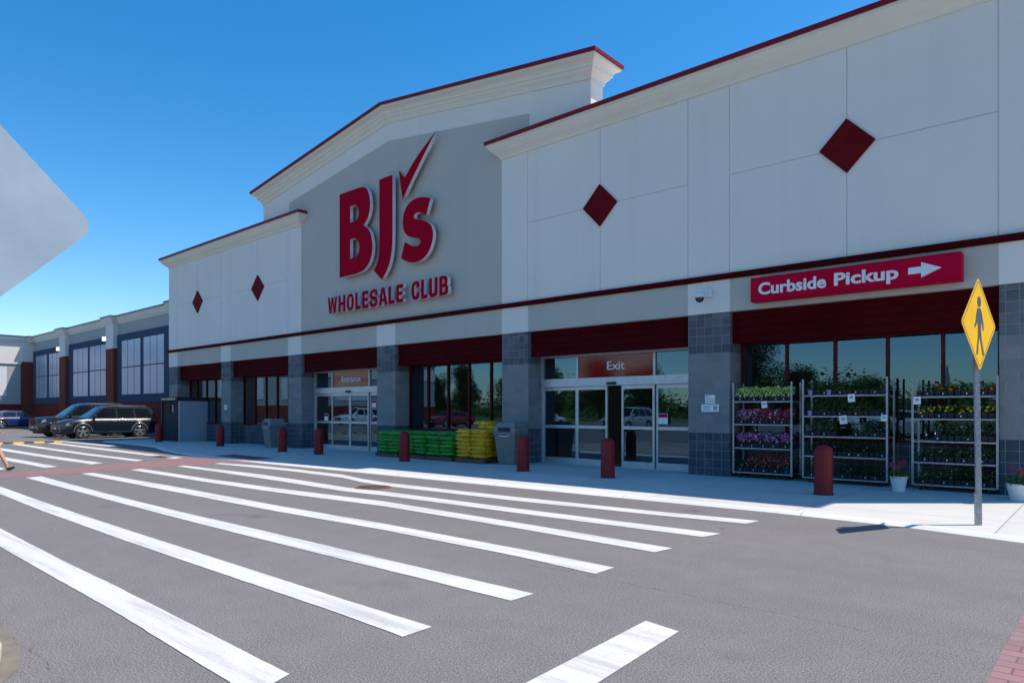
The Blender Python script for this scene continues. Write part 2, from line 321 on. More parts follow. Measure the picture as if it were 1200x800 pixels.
# ------------------------------------------------------------------ mesh builder
class MB:
    def __init__(s): s.v = []; s.f = []; s.m = []; s.cur = 0
    def add(s, vs, fs):
        o = len(s.v); s.v += [tuple(p) for p in vs]; s.f += [tuple(i+o for i in f) for f in fs]; s.m += [s.cur]*len(fs); return s
    def box(s, x0, x1, y0, y1, z0, z1):
        return s.add([(x0,y0,z0),(x1,y0,z0),(x1,y1,z0),(x0,y1,z0),(x0,y0,z1),(x1,y0,z1),(x1,y1,z1),(x0,y1,z1)],
              [(0,3,2,1),(4,5,6,7),(0,1,5,4),(1,2,6,5),(2,3,7,6),(3,0,4,7)])
    def tube(s, p0, p1, r0, r1=None, n=10, caps=True):
        r1 = r0 if r1 is None else r1
        p0, p1 = Vector(p0), Vector(p1); d = (p1-p0).normalized()
        a = d.orthogonal().normalized(); b = d.cross(a); vs = []
        for p, r in ((p0, r0), (p1, r1)):
            for i in range(n):
                t = 2*math.pi*i/n; vs.append(p + (a*math.cos(t)+b*math.sin(t))*r)
        fs = [(i, (i+1) % n, n+(i+1) % n, n+i) for i in range(n)]
        if caps: fs += [tuple(reversed(range(n))), tuple(range(n, 2*n))]
        return s.add(vs, fs)
    def path(s, pts, r, n=8):
        for a, b in zip(pts, pts[1:]): s.tube(a, b, r, r, n)
        return s
    def lathe(s, prof, c=(0, 0, 0), n=24, axis='Z', caps=True):
        vs = []
        for r, z in prof:
            for i in range(n):
                t = 2*math.pi*i/n; a, b = r*math.cos(t), r*math.sin(t)
                p = (a, b, z) if axis == 'Z' else (a, z, b) if axis == 'Y' else (z, a, b)
                vs.append((c[0]+p[0], c[1]+p[1], c[2]+p[2]))
        fs = []
        for k in range(len(prof)-1):
            for i in range(n):
                j = (i+1) % n; fs.append((k*n+i, k*n+j, (k+1)*n+j, (k+1)*n+i))
        if caps: fs += [tuple(reversed(range(n))), tuple(range((len(prof)-1)*n, len(prof)*n))]
        return s.add(vs, fs)
    def prism(s, poly, a0, a1, axis='Z'):
        """poly in the two other axes, extruded along axis"""
        def P(p, a): return (p[0], p[1], a) if axis == 'Z' else (p[0], a, p[1]) if axis == 'Y' else (a, p[0], p[1])
        n = len(poly); vs = [P(p, a0) for p in poly]+[P(p, a1) for p in poly]
        return s.add(vs, [tuple(reversed(range(n))), tuple(range(n, 2*n))]+[(i, (i+1) % n, n+(i+1) % n, n+i) for i in range(n)])
    def build(s, name, mats, parent=None, bevel=0, smooth=None, world=False, at=None):
        me = bpy.data.meshes.new(name); me.from_pydata(s.v, [], s.f)
        if not isinstance(mats, (list, tuple)): mats = [mats]
        for m in mats: me.materials.append(m)
        if len(mats) > 1:
            for p, i in zip(me.polygons, s.m): p.material_index = i
        bm = bmesh.new(); bm.from_mesh(me)
        if name not in ('pane', 'transom_pane', 'door_pane'): bmesh.ops.recalc_face_normals(bm, faces=bm.faces)
        if bevel:
            es = [e for e in bm.edges if len(e.link_faces) == 2 and e.calc_face_angle(0) > 0.6]
            bmesh.ops.bevel(bm, geom=es, offset=bevel, segments=2, profile=0.5, affect='EDGES', clamp_overlap=True)
        bm.to_mesh(me); bm.free()
        if smooth is not None:
            for p in me.polygons: p.use_smooth = True
            me.set_sharp_from_angle(angle=R(smooth))
        o = bpy.data.objects.new(name, me); col.objects.link(o)
        if parent:
            o.parent = parent
            if world:       # mesh written in world coordinates under a thing standing elsewhere
                p = parent; off = Vector((0, 0, 0))
                while p: off += p.location; p = p.parent
                o.location = -off
        if at: o.location = at
        return o
def thing(name, label, cat, loc=(0, 0, 0), rz=0, group=None):
    o = bpy.data.objects.new(name, None); col.objects.link(o); o.location = loc; o.rotation_euler = (0, 0, rz)
    o.empty_display_size = 0.2
    return tag(o, label, cat, group)
def tag(o, label, cat, group=None):
    o['label'] = label; o['category'] = cat
    if group: o['group'] = group
    return o
def struct(o): o['kind'] = 'structure'; return o
def cpy(root, loc=None, rz=None, label=None, group=None, mats=None):
    def rec(o, par):
        c = o.copy(); col.objects.link(c); c.parent = par
        if mats and o.type == 'MESH' and o.name.split('.')[0] in mats:
            c.data = o.data.copy(); c.data.materials[0] = mats[o.name.split('.')[0]]
        for ch in o.children: rec(ch, c)
        return c
    r = rec(root, None)
    if loc is not None: r.location = loc
    if rz is not None: r.rotation_euler = (0, 0, rz)
    if label: r['label'] = label
    if group: r['group'] = group
    return r
def flat_poly(pts, z, name, m, origin=True):
    cx = sum(p[0] for p in pts)/len(pts); cy = sum(p[1] for p in pts)/len(pts)
    me = bpy.data.meshes.new(name); bm = bmesh.new()
    f = bm.faces.new([bm.verts.new((p[0], p[1], z)) for p in pts]); 
    bmesh.ops.triangulate(bm, faces=bm.faces[:]); bmesh.ops.recalc_face_normals(bm, faces=bm.faces)
    if bm.faces and bm.faces[0].normal.z < 0: bmesh.ops.reverse_faces(bm, faces=bm.faces[:])
    bm.to_mesh(me); bm.free(); me.materials.append(m); o = bpy.data.objects.new(name, me); col.objects.link(o); return o
_js = random.Random(5)
def ragged(pts, step=.10, amp=.003):
    out = []
    for (x0, y0), (x1, y1) in zip(pts, pts[1:]):
        n = max(1, int(math.hypot(x1-x0, y1-y0)/step))
        for i in range(n): t = i/n; out.append((x0+(x1-x0)*t, y0+(y1-y0)*t+_js.uniform(-amp, amp)))
    return out+[pts[-1]]
def strip(top, bot, z, name, m):
    top, bot = ragged(top), ragged(bot)
    return flat_poly(top+bot[::-1], z, name, m)
def text_mesh(name, body, size, mats, parent, x0, z0, width=None, y=0, ext=0.01, bold=0.0, facing='-Y', height=None):
    """lettering standing on the XZ plane, left bottom corner at x0, z0, facing -Y"""
    cu = bpy.data.curves.new(name, 'FONT'); cu.body = body; cu.size = size; cu.extrude = ext; cu.offset = bold
    cu.resolution_u = 4
    tmp = bpy.data.objects.new(name+'_tmp', cu); col.objects.link(tmp)
    bpy.context.view_layer.update()
    me = bpy.data.meshes.new_from_object(tmp.evaluated_get(bpy.context.evaluated_depsgraph_get()))
    bpy.data.objects.remove(tmp)
    xs = [v.co.x for v in me.vertices]; ys = [v.co.y for v in me.vertices]
    sx = width/(max(xs)-min(xs)) if width else 1; sy = height/(max(ys)-min(ys)) if height else 1
    mx, my = min(xs), min(ys)
    for v in me.vertices: v.co = ((v.co.x-mx)*sx+x0, y-v.co.z, (v.co.y-my)*sy+z0)
    me.materials.clear()
    for m in (mats if isinstance(mats, (list, tuple)) else [mats]): me.materials.append(m)
    me.update()
    if isinstance(mats, (list, tuple)) and len(mats) > 1:
        for p in me.polygons: p.material_index = 0 if abs(p.normal.y) > 0.9 else 1
    o = bpy.data.objects.new(name, me); col.objects.link(o); o.parent = parent
    return o
def curve_shape(name, loops, parent, mats, y, depth):
    """closed outlines (x, z) filled with holes, extruded towards +Y from y"""
    cu = bpy.data.curves.new(name, 'CURVE'); cu.dimensions = '2D'; cu.fill_mode = 'BOTH'; cu.extrude = depth/2
    for lp in loops:
        sp = cu.splines.new('POLY'); sp.points.add(len(lp)-1); sp.use_cyclic_u = True
        for i, p in enumerate(lp): sp.points[i].co = (p[0], p[1], 0, 1)
    tmp = bpy.data.objects.new(name+'_tmp', cu); col.objects.link(tmp); bpy.context.view_layer.update()
    me = bpy.data.meshes.new_from_object(tmp.evaluated_get(bpy.context.evaluated_depsgraph_get())); bpy.data.objects.remove(tmp)
    for v in me.vertices: v.co = (v.co.x, y+depth/2-v.co.z, v.co.y)
    me.materials.clear()
    for m in mats: me.materials.append(m)
    me.update()
    if len(mats) > 1:
        for p in me.polygons: p.material_index = 0 if abs(p.normal.y) > 0.9 else 1
    o = bpy.data.objects.new(name, me); col.objects.link(o); o.parent = parent; return o
def chaikin(pts, corners, it=2):
    P = [(p, i in corners) for i, p in enumerate(pts)]
    for _ in range(it):
        Q = []
        n = len(P)
        for i in range(n):
            (a, ca), (b, cb) = P[i], P[(i+1) % n]
            if ca: Q.append((a, True))
            if not ca: Q.append(((a[0]*.75+b[0]*.25, a[1]*.75+b[1]*.25), False))
            if not cb: Q.append(((a[0]*.25+b[0]*.75, a[1]*.25+b[1]*.75), False))
        P = Q
    return [p for p, _ in P]

# ================================================================== GROUND
g = MB(); g.add([(-900, -900, 0), (900, -900, 0), (900, 900, 0), (-900, 900, 0)], [(0, 1, 2, 3)])
struct(g.build('ground', M['asphalt']))
g = MB(); g.add([(-600, -600, .006), (600, -600, .006), (600, -48, .006), (-600, -48, .006)], [(0, 1, 2, 3)])
struct(g.build('grass_verge', M['grass']))
STR = {
'S1':([(-19.28,9.23),(-17.74,9.45),(-15.6,9.52),(-13.59,9.42),(-12.4,9.12),(-11.33,8.97),(-7.69,8.98),(-5.21,9.07),(-3.64,9.22)],[(-19.15,8.96),(-17.2,9.08),(-15.2,9.12),(-12.98,9.0),(-11.8,8.68),(-10.82,8.58),(-7.4,8.60),(-5.02,8.75),(-3.69,8.87)]),
'S2':([(-19.12,8.14),(-15.3,8.2),(-13.2,8.08),(-11.26,7.9),(-10.11,7.98),(-6.84,7.93),(-3.62,7.95)],[(-18.97,7.9),(-14.4,7.74),(-12.6,7.62),(-10.73,7.5),(-9.65,7.6),(-6.52,7.58),(-3.68,7.6)]),
'S3':([(-18.93,6.96),(-15.0,6.90),(-12.4,6.93),(-9.04,7.10),(-5.96,6.93),(-3.63,6.76)],[(-18.71,6.64),(-14.4,6.55),(-11.8,6.57),(-8.59,6.74),(-5.69,6.60),(-3.67,6.44)]),
'S4':([(-18.57,5.74),(-14.21,5.76),(-9.91,5.68),(-7.28,5.70),(-4.83,5.63),(-3.6,5.56)],[(-18.49,5.46),(-13.16,5.38),(-9.39,5.34),(-6.88,5.40),(-4.6,5.33),(-3.59,5.23)]),
'S5':([(-18.42,4.64),(-15.0,4.50),(-12.54,4.42),(-10.71,4.38),(-8.18,4.37),(-5.46,4.34),(-3.58,4.33)],[(-18.28,4.31),(-13.98,4.2),(-11.82,4.14),(-10.14,4.10),(-7.59,4.06),(-5.14,4.06),(-3.58,4.05)]),
'S6':([(-17.8,3.54),(-16.55,3.48),(-13.18,3.36),(-10.97,3.30),(-9.27,3.27),(-7.25,3.24),(-4.58,3.20),(-3.56,3.2)],[(-17.8,3.26),(-15.14,3.17),(-12.03,3.05),(-10.02,3.01),(-8.41,2.98),(-6.63,2.97),(-4.28,2.96),(-3.55,2.93)]),
'S7':([(-17.6,2.36),(-10.59,2.24),(-7.71,2.17),(-6.47,2.16),(-5.24,2.13),(-3.53,2.09)],[(-17.5,1.98),(-9.2,1.94),(-7.07,1.90),(-5.63,1.88),(-3.41,1.80)]),
'L1':([(-39.3,10.85),(-31.2,10.75)],[(-39.0,10.5),(-31.0,10.4)]),
'L2':([(-37.3,9.93),(-30,9.7),(-22.3,9.45)],[(-37.1,9.56),(-30,9.32),(-21.95,9.06)]),
'L3':([(-37.2,8.53),(-27.04,8.2),(-22.09,8.2)],[(-37.1,8.17),(-26.16,7.85),(-21.72,7.86)]),
'L4':([(-37.1,7.15),(-27.24,6.95),(-21.73,6.98)],[(-37.0,6.72),(-25.85,6.58),(-21.45,6.6)]),
'L5':([(-37,5.95),(-27.02,5.79),(-21.26,5.73)],[(-36.9,5.55),(-25.55,5.42),(-21.09,5.4)]),
'L6':([(-36.8,4.8),(-24.3,4.62),(-21.5,4.64)],[(-36.8,4.45),(-23.35,4.34),(-21.0,4.36)]),
'L7':([(-36.6,3.6),(-20.9,3.42)],[(-36.6,3.25),(-20.7,3.1)]),
}
for k, (a, b) in STR.items(): struct(strip(a, b, .005, 'crosswalk_stripe', M['stripe']))
struct(flat_poly([(-2.52, 4.30), (-2.23, 4.24), (-2.10, 2.6), (-2.40, 2.2)], .005, 'painted_line', M['stripe']))
struct(flat_poly([(-19.2, -2), (-19.5, 3.16), (-19.95, 4.18), (-20.7, 6.22), (-21.43, 7.99), (-21.85, 9.0), (-21.95, 9.98), (-18.85, 9.98), (-18.95, 9.2), (-18.99, 7.73), (-18.8, 5.65), (-18.6, 3.92), (-18.1, 2.94), (-17.8, -2)], .0025, 'red_paving_band', M['paver']))
struct(flat_poly([(-0.47, 9.6), (-0.55, 4.0), (-0.55, -4), (2.2, -4), (2.2, 9.6)], .004, 'red_crossing', M['paver']))
# pavement, flush with the road, and its kerb strip
kerb = [(-37.2, 12.0), (-36.9, 11.8), (-36.4, 11.7), (-31.7, 11.6), (-29.5, 11.35), (-26.5, 10.55), (-24, 10.15), (-21.8, 10.02), (-18.3, 9.98), (-13.9, 10.05), (-3.8, 10.12), (-2.06, 9.99), (-.79, 9.68), (2, 9.3), (40, 9.3)]
wk = MB(); inner = [(x, y+.2) for x, y in kerb]
n = len(kerb)
wk.add([(x, y, .03) for x, y in inner]+[(x, 19.0 if x < -36.6 else 15.6, .03) for x, y in inner], [(i, i+1, n+i+1, n+i) for i in range(n-1)])
struct(wk.build('pavement', M['walk']))
wk = MB()
wk.add([(x, y, 0) for x, y in kerb]+[(x, y+.10, .033) for x, y in kerb]+[(x, y, .034) for x, y in inner]+[(x, y+.004, .0) for x, y in inner],
       [(k*n+i, k*n+i+1, (k+1)*n+i+1, (k+1)*n+i) for k in range(3) for i in range(n-1)])
struct(wk.build('kerb', M['kerb']))
struct(flat_poly([(-22.1, 10.35), (-22.2, 11.1), (-19.4, 11.0), (-19.4, 10.3)], .035, 'tactile_paving', M['tactile']))
struct(flat_poly([(-5.9, 1.24), (-5.2, 1.2), (-4.8, 1.10), (-4.58, .97), (-4.46, .6), (-5.9, .2)], .003, 'dust_patch', M['dirt']))
isl = MB(); pl = [(-9.5, -1.2), (-9.5, 1.05), (-5.6, 1.12), (-5.05, 1.07), (-4.72, .98), (-4.55, .8), (-4.5, .4), (-4.6, -1.2)]
isl.prism(pl, 0, .12); struct(isl.build('traffic_island', M['concrete_plain'], bevel=.03))
# speed bump
sb = MB(); prof = [(-.30, 0), (-.22, .035), (-.08, .06), (.08, .06), (.22, .035), (.30, 0)]
vs = []; 
for y in (0.5, 10.3): vs += [(x, y, z) for x, z in prof]
sb.add(vs, [(i, i+1, 7+i, 6+i) for i in range(5)]+[(0, 1, 2, 3, 4, 5), (11, 10, 9, 8, 7, 6)])
tag(sb.build('speed_bump', M['bumpm'], at=(-37.8, 0, 0)), 'low yellow and black striped speed bump across the lane beyond the crosswalk', 'speed bump')
# manhole
mh = thing('manhole_cover', 'round rusty manhole cover set in the asphalt between crosswalk stripes', 'manhole', (-10.9, 8.25, 0))
q = MB(); q.lathe([(0.0, .001), (.36, .001), (.36, .012), (.31, .012), (.31, .006), (0, .006)], n=32, caps=False); q.build('rim', M['rust'], mh)
q = MB(); q.lathe([(.30, .0), (.30, .012), (0.001, .014)], n=32, caps=False)
for i in range(-4, 5):
    w = math.sqrt(.27**2-(i*.06)**2) if abs(i*.06) < .27 else 0
    if w: q.box(-w, w, i*.06-.012, i*.06+.012, .012, .018)
q.build('lid', M['rust'], mh)
dr = thing('drain_grate', 'dark slotted drain grate in the lane beside the red paving', 'drain', (-23.3, 9.2, 0))
q = MB()
for i in range(9): q.box(-.5, .5, -.2+i*.045, -.18+i*.045, .002, .012)
q.box(-.53, -.5, -.22, .2, .002, .013); q.box(.5, .53, -.22, .2, .002, .013); q.build('grate', M['rust'], dr)

# ================================================================== STORE BUILDING
D = 14.65; XL, XR = -36.2, 0.15
PIL = [(-36.2, -35.2), (-30.55, -29.66), (-24.85, -23.89), (-19.13, -18.13), (-13.31, -12.32), (-7.47, -6.46), (-1.55, 0.15)]
store = thing('store_building', 'big warehouse club store with white stucco blocks, red trim and grey block pillars', 'store', (-18.6, D, 0))
def P(mb, name, m, **k): return mb.build(name, m, store, world=True, **k)
for a, b in PIL:
    q = MB(); q.box(a, b, D+.008, 15.32, 0, 3.72); P(q, 'pillar', M['block'], bevel=.012)
# lower fascia: gray with white pilaster strips
q = MB()
for i, (a, b) in enumerate(PIL):
    wq = MB(); wq.box(a, b, D, D+.3, 3.705, 4.43); P(wq, 'pilaster_cap', M['white'])
    if i < 6: q.box(b, PIL[i+1][0], D+.002, D+.3, 3.705, 4.43)
P(q, 'fascia', M['gray'])
# upper blocks with panel joints
def panels(xs, hj, x0z=4.56, z1=8.82):
    q = MB(); gp = .007
    for i in range(len(xs)-1):
        zs = [x0z, 6.74, z1] if hj[i] else [x0z, z1]
        for k in range(len(zs)-1):
            q.box(xs[i]+(gp if i else 0), xs[i+1]-(gp if i < len(xs)-2 else 0), D, D+.1, zs[k]+(gp if k else 0), zs[k+1]-(gp if k < len(zs)-2 else 0))
    return q
lx = [-36.2, -35.2, -32.9, -30.55, -29.66, -27.25, -24.85, -23.89]; lh = [0, 1, 1, 0, 1, 1, 0]
rx = [-13.31, -12.34, -9.91, -7.47, -6.47, -4.03, -1.56, .15]; rh = [0, 1, 1, 0, 1, 1, 0]
P(panels(lx, lh), 'upper_wall', M['white']); P(panels(rx, rh), 'upper_wall', M['white'])
for a, b in ((-36.2, -23.89), (-13.31, .15)):
    q = MB(); q.box(a+.004, b-.004, D+.018, D+.5, 4.43, 9.1); P(q, 'wall_backing', M['white'])
# crown mouldings
def crown(name, xa, xb, z, yf, yb, prof, m, peak=None, overlap=True):
    q = MB(); rows = []
    for o, dz in prof:
        r = [(xa-o, yb+(o if peak else 0), z+dz), (xa-o, yf-o, z+dz)]
        if peak: r.append((peak[0], yf-o, peak[1]+dz))
        r += [(xb+o, yf-o, z+dz), (xb+o, yb+(o if peak else 0), z+dz)]
        if peak: r.append((peak[0], yb+o, peak[1]+dz))
        rows.append(r)
    n = len(rows[0])
    vs = [p for r in rows for p in r]
    fs = [(k*n+i, k*n+i+1, (k+1)*n+i+1, (k+1)*n+i) for k in range(len(rows)-1) for i in range(n-1)]
    e = (len(rows)-1)*n
    if peak:
        fs += [(k*n+n-1, k*n, (k+1)*n, (k+1)*n+n-1) for k in range(len(rows)-1)]   # back face
        fs += [(e, e+1, e+2, e+5), (e+5, e+2, e+3, e+4)]
    q.add(vs, fs); return P(q, name, m)
cprof = [(0, 0), (.04, 0), (.04, .05), (.09, .10), (.17, .16), (.27, .27), (.31, .34), (.33, .34), (.33, .42), (-.1, .42)]
capp = [(.30, .40), (.37, .40), (.37, .50), (-.30, .52), (-.30, .0)]
for a, b in ((-36.2, -23.89), (-13.31, .15)):
    crown('crown_moulding', a, b, 8.72, D, 22, cprof, M['crown']); crown('roof_cap', a, b, 8.72, D, 22, capp, M['cap'])
# gable
gy = D+.07; GX0, GX1, GP = -26.9, -10.25, -18.55
def gz(x, end, pk): return pk-(pk-end)*abs(x-GP)/((GX1-GX0)/2)
q = MB(); q.prism([(GX0, 4.43), (GX1, 4.43), (GX1, 10.2), (GP, 11.38), (GX0, 10.2)], gy, gy+.55, 'Y'); P(q, 'gable_wall', M['white'])
q = MB(); q.prism([(-24.85, 4.56), (-12.34, 4.56), (-12.34, 9.80), (GP, 10.64), (-24.85, 9.80)], gy-.022, gy+.2, 'Y'); P(q, 'gable_panel', M['gray'])
gprof = [(0, 0), (.04, 0), (.04, .06), (.07, .11), (.13, .16), (.17, .24), (.20, .24), (.20, .31), (.25, .36), (.34, .40), (.36, .42), (.36, .50), (.33, .50)]
crown('gable_crown_moulding', GX0, GX1, 10.10, gy, gy+.55, gprof, M['crown'], peak=(GP, 11.26))
crown('gable_roof_cap', GX0, GX1, 10.10, gy, gy+.55, [(.33, .48), (.41, .48), (.41, .57), (.0, .60)], M['cap'], peak=(GP, 11.26))
# red band
q = MB(); q.box(XL-.05, XR+.05, D-.07, D+.2, 4.435, 4.555); P(q, 'trim_band', M['band'])
# diamonds
for x, z in ((-32.9, 6.68), (-27.22, 6.68), (-9.91, 6.74), (-4.03, 6.76)):
    q = MB(); q.prism([(x, z-.54), (x+.52, z), (x, z+.54), (x-.52, z)], D-.05, D+.02, 'Y'); P(q, 'diamond_tile', M['diam'], bevel=.012)
# red lapped siding over the bays
for i in range(6):
    a, b = PIL[i][1], PIL[i+1][0]; q = MB()
    for k in range(4):
        z0 = 3.005+k*.175; o = .0
        q.add([(a, D+.13, z0), (b, D+.13, z0), (b, D+.155, z0+.172), (a, D+.155, z0+.172), (a, D+.30, z0), (b, D+.30, z0), (b, D+.30, z0+.172), (a, D+.30, z0+.172)],
              [(0, 1, 2, 3), (4, 7, 6, 5), (0, 4, 5, 1), (3, 2, 6, 7), (0, 3, 7, 4), (1, 5, 6, 2)])
    P(q, 'siding_panel', M['band'])
    q = MB(); q.box(a, b, D+.31, 15.42, 3.04, 3.09); P(q, 'soffit', M['dark'])
# shell
q = MB(); q.box(XL, XR, 15.42, 15.6, 3.04, 8.9); q.box(XL, XL+.25, 15.45, 44, 0, 8.9); q.box(XR-.25, XR, 15.4, 44, 0, 8.9); q.box(XL, XR, 43.8, 44, 0, 8.9)
P(q, 'side_wall', M['wing_gray'])
q = MB(); q.box(XL+.3, XR-.3, 15.62, 43.7, 8.70, 8.78); P(q, 'roof', M['roof'])
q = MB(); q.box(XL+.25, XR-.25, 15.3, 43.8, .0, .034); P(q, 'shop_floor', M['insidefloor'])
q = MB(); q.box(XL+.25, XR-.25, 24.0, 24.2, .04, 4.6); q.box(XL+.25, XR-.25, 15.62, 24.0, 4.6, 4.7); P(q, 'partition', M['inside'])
for x in (-33, -28, -22, -16.2, -10, -4):
    for yy in (17.2, 20.2):
        q = MB(); q.box(x-1.5, x+1.0, yy-.09, yy+.09, 4.50, 4.56); P(q, 'ceiling_lamp', M['lamp_on'])

WY = 15.27
def sill(a, b, z=.86):
    q = MB(); q.box(a, b, WY-.02, WY+.15, 0, z); P(q, 'sill_wall', M['block'])
def window(a, b, z0, z1, mull, fm, w=.06):
    fr = MB(); d0, d1 = WY-.03, WY+.06
    fr.box(a, b, d0, d1, z0, z0+w); fr.box(a, b, d0, d1, z1-w, z1)
    for x in [a+w/2]+mull+[b-w/2]: fr.box(x-w/2, x+w/2, d0+.001, d1-.001, z0+w, z1-w)
    f = P(fr, 'window', fm)
    pn = MB(); xs = [a+w]+mull+[b-w]
    for i in range(len(xs)-1):
        l = xs[i]+(w/2 if i else 0); r = xs[i+1]-(w/2 if i < len(xs)-2 else 0)
        pn.add([(l, WY+.02, z0+w), (r, WY+.02, z0+w), (r, WY+.02, z1-w), (l, WY+.02, z1-w)], [(0, 1, 2, 3)])
    pn.build('pane', M['glass'], f)
    return f
for a, b, mu in ((-35.2, -30.55, [-34.35, -33.33, -32.4, -31.45]), (-29.66, -24.85, [-28.62, -27.68, -26.75, -25.85]), (-18.13, -13.31, [-17.17, -16.21, -15.26, -14.31]), (-6.46, -1.55, [-5.43, -4.43, -3.44, -2.49])):
    sill(a, b); window(a+.02, b-.02, .86, 3.05, mu, M['frame_red'])
def doorway(a, b, mull, leaves, signspan, signtxt, txtx, signmat, opening, notice):
    """aluminium storefront: transoms above, header, fixed side lights and sliding leaves"""
    fr = MB(); d0, d1 = WY-.05, WY+.08; w = .07
    fr.box(a, a+w, d0, d1, .03, 3.04); fr.box(b-w, b, d0, d1, .03, 3.04)
    fr.box(a+w, b-w, d0, d1, 2.97, 3.04); fr.box(a+w, b-w, d0-.06, d1, 2.16, 2.38)
    for x in mull: fr.box(x-.03, x+.03, d0+.002, d1, 2.38, 2.97)
    df = P(fr, 'doorway', M['alu'])
    xs = [a+w]+mull+[b-w]
    for i in range(len(xs)-1):
        l, r = xs[i]+.03, xs[i+1]-.03
        if abs((l+r)/2-sum(signspan)/2) < .4: continue
        pn = MB(); pn.add([(l-.03, WY, 2.38), (r+.03, WY, 2.38), (r+.03, WY, 2.97), (l-.03, WY, 2.97)], [(0, 1, 2, 3)])
        pn.build('transom_pane', M['glass'], df)
    q = MB(); q.box(signspan[0], signspan[1], WY-.02, WY+.01, 2.38, 2.97); q.build('door_sign', signmat, df)
    text_mesh('door_lettering', signtxt, .3, M['signwhite'], df, txtx[0], 2.575, width=txtx[1]-txtx[0], y=WY-.03, ext=.006, bold=.004, height=.22)
    for l, r, yo, open_ in leaves:
        q = MB(); y0, y1 = WY+yo-.02, WY+yo+.03; s = .055
        q.box(l, l+s, y0, y1, .04, 2.15); q.box(r-s, r, y0, y1, .04, 2.15)
        q.box(l+s, r-s, y0, y1, .04, .20); q.box(l+s, r-s, y0, y1, 2.06, 2.15); q.box(l+s, r-s, y0, y1, 1.02, 1.10)
        q.build('door_leaf', M['alu'], df)
        q = MB()
        for z0, z1 in ((.20, 1.02), (1.10, 2.06)): q.add([(l+s, WY+yo, z0), (r-s, WY+yo, z0), (r-s, WY+yo, z1), (l+s, WY+yo, z1)], [(0, 1, 2, 3)])
        q.build('door_pane', M['glass'], df)
    q = MB(); q.box(opening-.13, opening+.13, WY-.16, WY-.11, 2.18, 2.25); q.build('door_sensor', M['dark'], df)
    for nx, nz in notice:
        q = MB(); q.box(nx-.13, nx+.13, WY-.075, WY-.065, nz-.13, nz+.13); q.build('notice', M['paper'], df)
        q = MB(); q.box(nx-.12, nx+.12, WY-.079, WY-.0755, nz+.03, nz+.12); q.build('notice_heading', M['signred'], df)
    q = MB(); q.box(a, b, WY-.08, WY+.2, .005, .04); q.build('threshold', M['alu'], df)
M['ent_sign'] = mat('entrance_panel_rust', (0.20, 0.030, 0.010), 0.05, 0.1, 3, spec=0.6)
M['exit_sign'] = mat('exit_panel_red', (0.22, 0.005, 0.011), 0.06, 0.1, 3, spec=0.45)
doorway(-12.32, -7.47, [-11.05, -8.68], [(-12.25, -11.07, 0, 0), (-11.05, -10.06, -.05, 0), (-9.62, -8.66, -.05, 0), (-8.64, -7.54, 0, 0)], (-11.02, -8.71), 'Exit', (-10.09, -9.55), M['exit_sign'], -9.9, [(-8.42, 1.30)])
doorway(-23.89, -19.13, [-22.66, -20.33], [(-23.82, -22.66, 0, 0), (-22.64, -21.47, -.05, 0), (-21.45, -20.33, -.05, 0), (-20.31, -19.2, 0, 0)], (-22.63, -20.36), 'Entrance', (-22.05, -20.85), M['ent_sign'], -21.5, [(-23.0, 1.25), (-20.0, 1.75)])

# ------------------------------------------------------------------ logo sign
logo = thing('wall_sign', 'large red letters with check mark on grey gable above the entrance', 'sign', (-18.6, 14.42, 6), group=None)
LM = [M['letter'], M['letter_side']]
def lg(name, loops):
    o = curve_shape(name, loops, logo, LM, 14.42, .13); o.location = -Vector(logo.location); return o
B = [(-20.99,9.27),(-20.24,9.27),(-19.63,9.27),(-19.36,9.14),(-19.22,8.88),(-19.18,8.52),(-19.28,8.15),(-19.55,7.91),(-19.22,7.70),(-19.10,7.4),(-19.05,7.07),(-19.14,6.70),(-19.39,6.43),(-19.75,6.29),(-20.99,6.28)]
lg('sign_letter', [chaikin(B, {0, 7, 14}), chaikin([(-20.34,8.72),(-20.34,8.14),(-20.03,8.14),(-19.87,8.23),(-19.83,8.42),(-19.90,8.63),(-20.06,8.72)], {0, 1}), chaikin([(-20.34,7.55),(-20.34,6.87),(-20.0,6.87),(-19.85,7.0),(-19.80,7.18),(-19.85,7.41),(-20.03,7.55)], {0, 1})])
lg('sign_letter', [chaikin([(-18.69,9.30),(-17.98,9.30),(-17.98,7.53),(-18.0,6.84),(-18.12,6.42),(-18.32,6.12),(-18.55,5.90),(-19.0,6.27),(-18.80,6.48),(-18.70,6.80),(-18.69,7.38)], {0, 1, 6, 7})])
lg('check_mark', [chaikin([(-17.67,9.37),(-17.35,9.07),(-16.82,9.58),(-15.86,10.18),(-16.61,9.38),(-17.12,8.80),(-17.47,8.36)], {0, 1, 3, 6})])
S = [(-16.11,8.14),(-16.52,8.28),(-16.91,8.28),(-17.22,8.17),(-17.43,7.92),(-17.48,7.6),(-17.41,7.33),(-17.22,7.14),(-16.91,7.04),(-16.67,6.98),(-16.57,6.86),(-16.67,6.75),(-16.87,6.75),(-17.14,6.85),(-17.36,6.98),(-17.55,6.48),(-17.3,6.33),(-16.91,6.23),(-16.6,6.25),(-16.29,6.38),(-16.09,6.62),(-15.98,6.91),(-16.01,7.19),(-16.2,7.42),(-16.6,7.55),(-16.83,7.62),(-16.92,7.71),(-16.83,7.82),(-16.6,7.80),(-16.31,7.66)]
lg('sign_letter', [chaikin(S, {0, 14, 15, 29})])
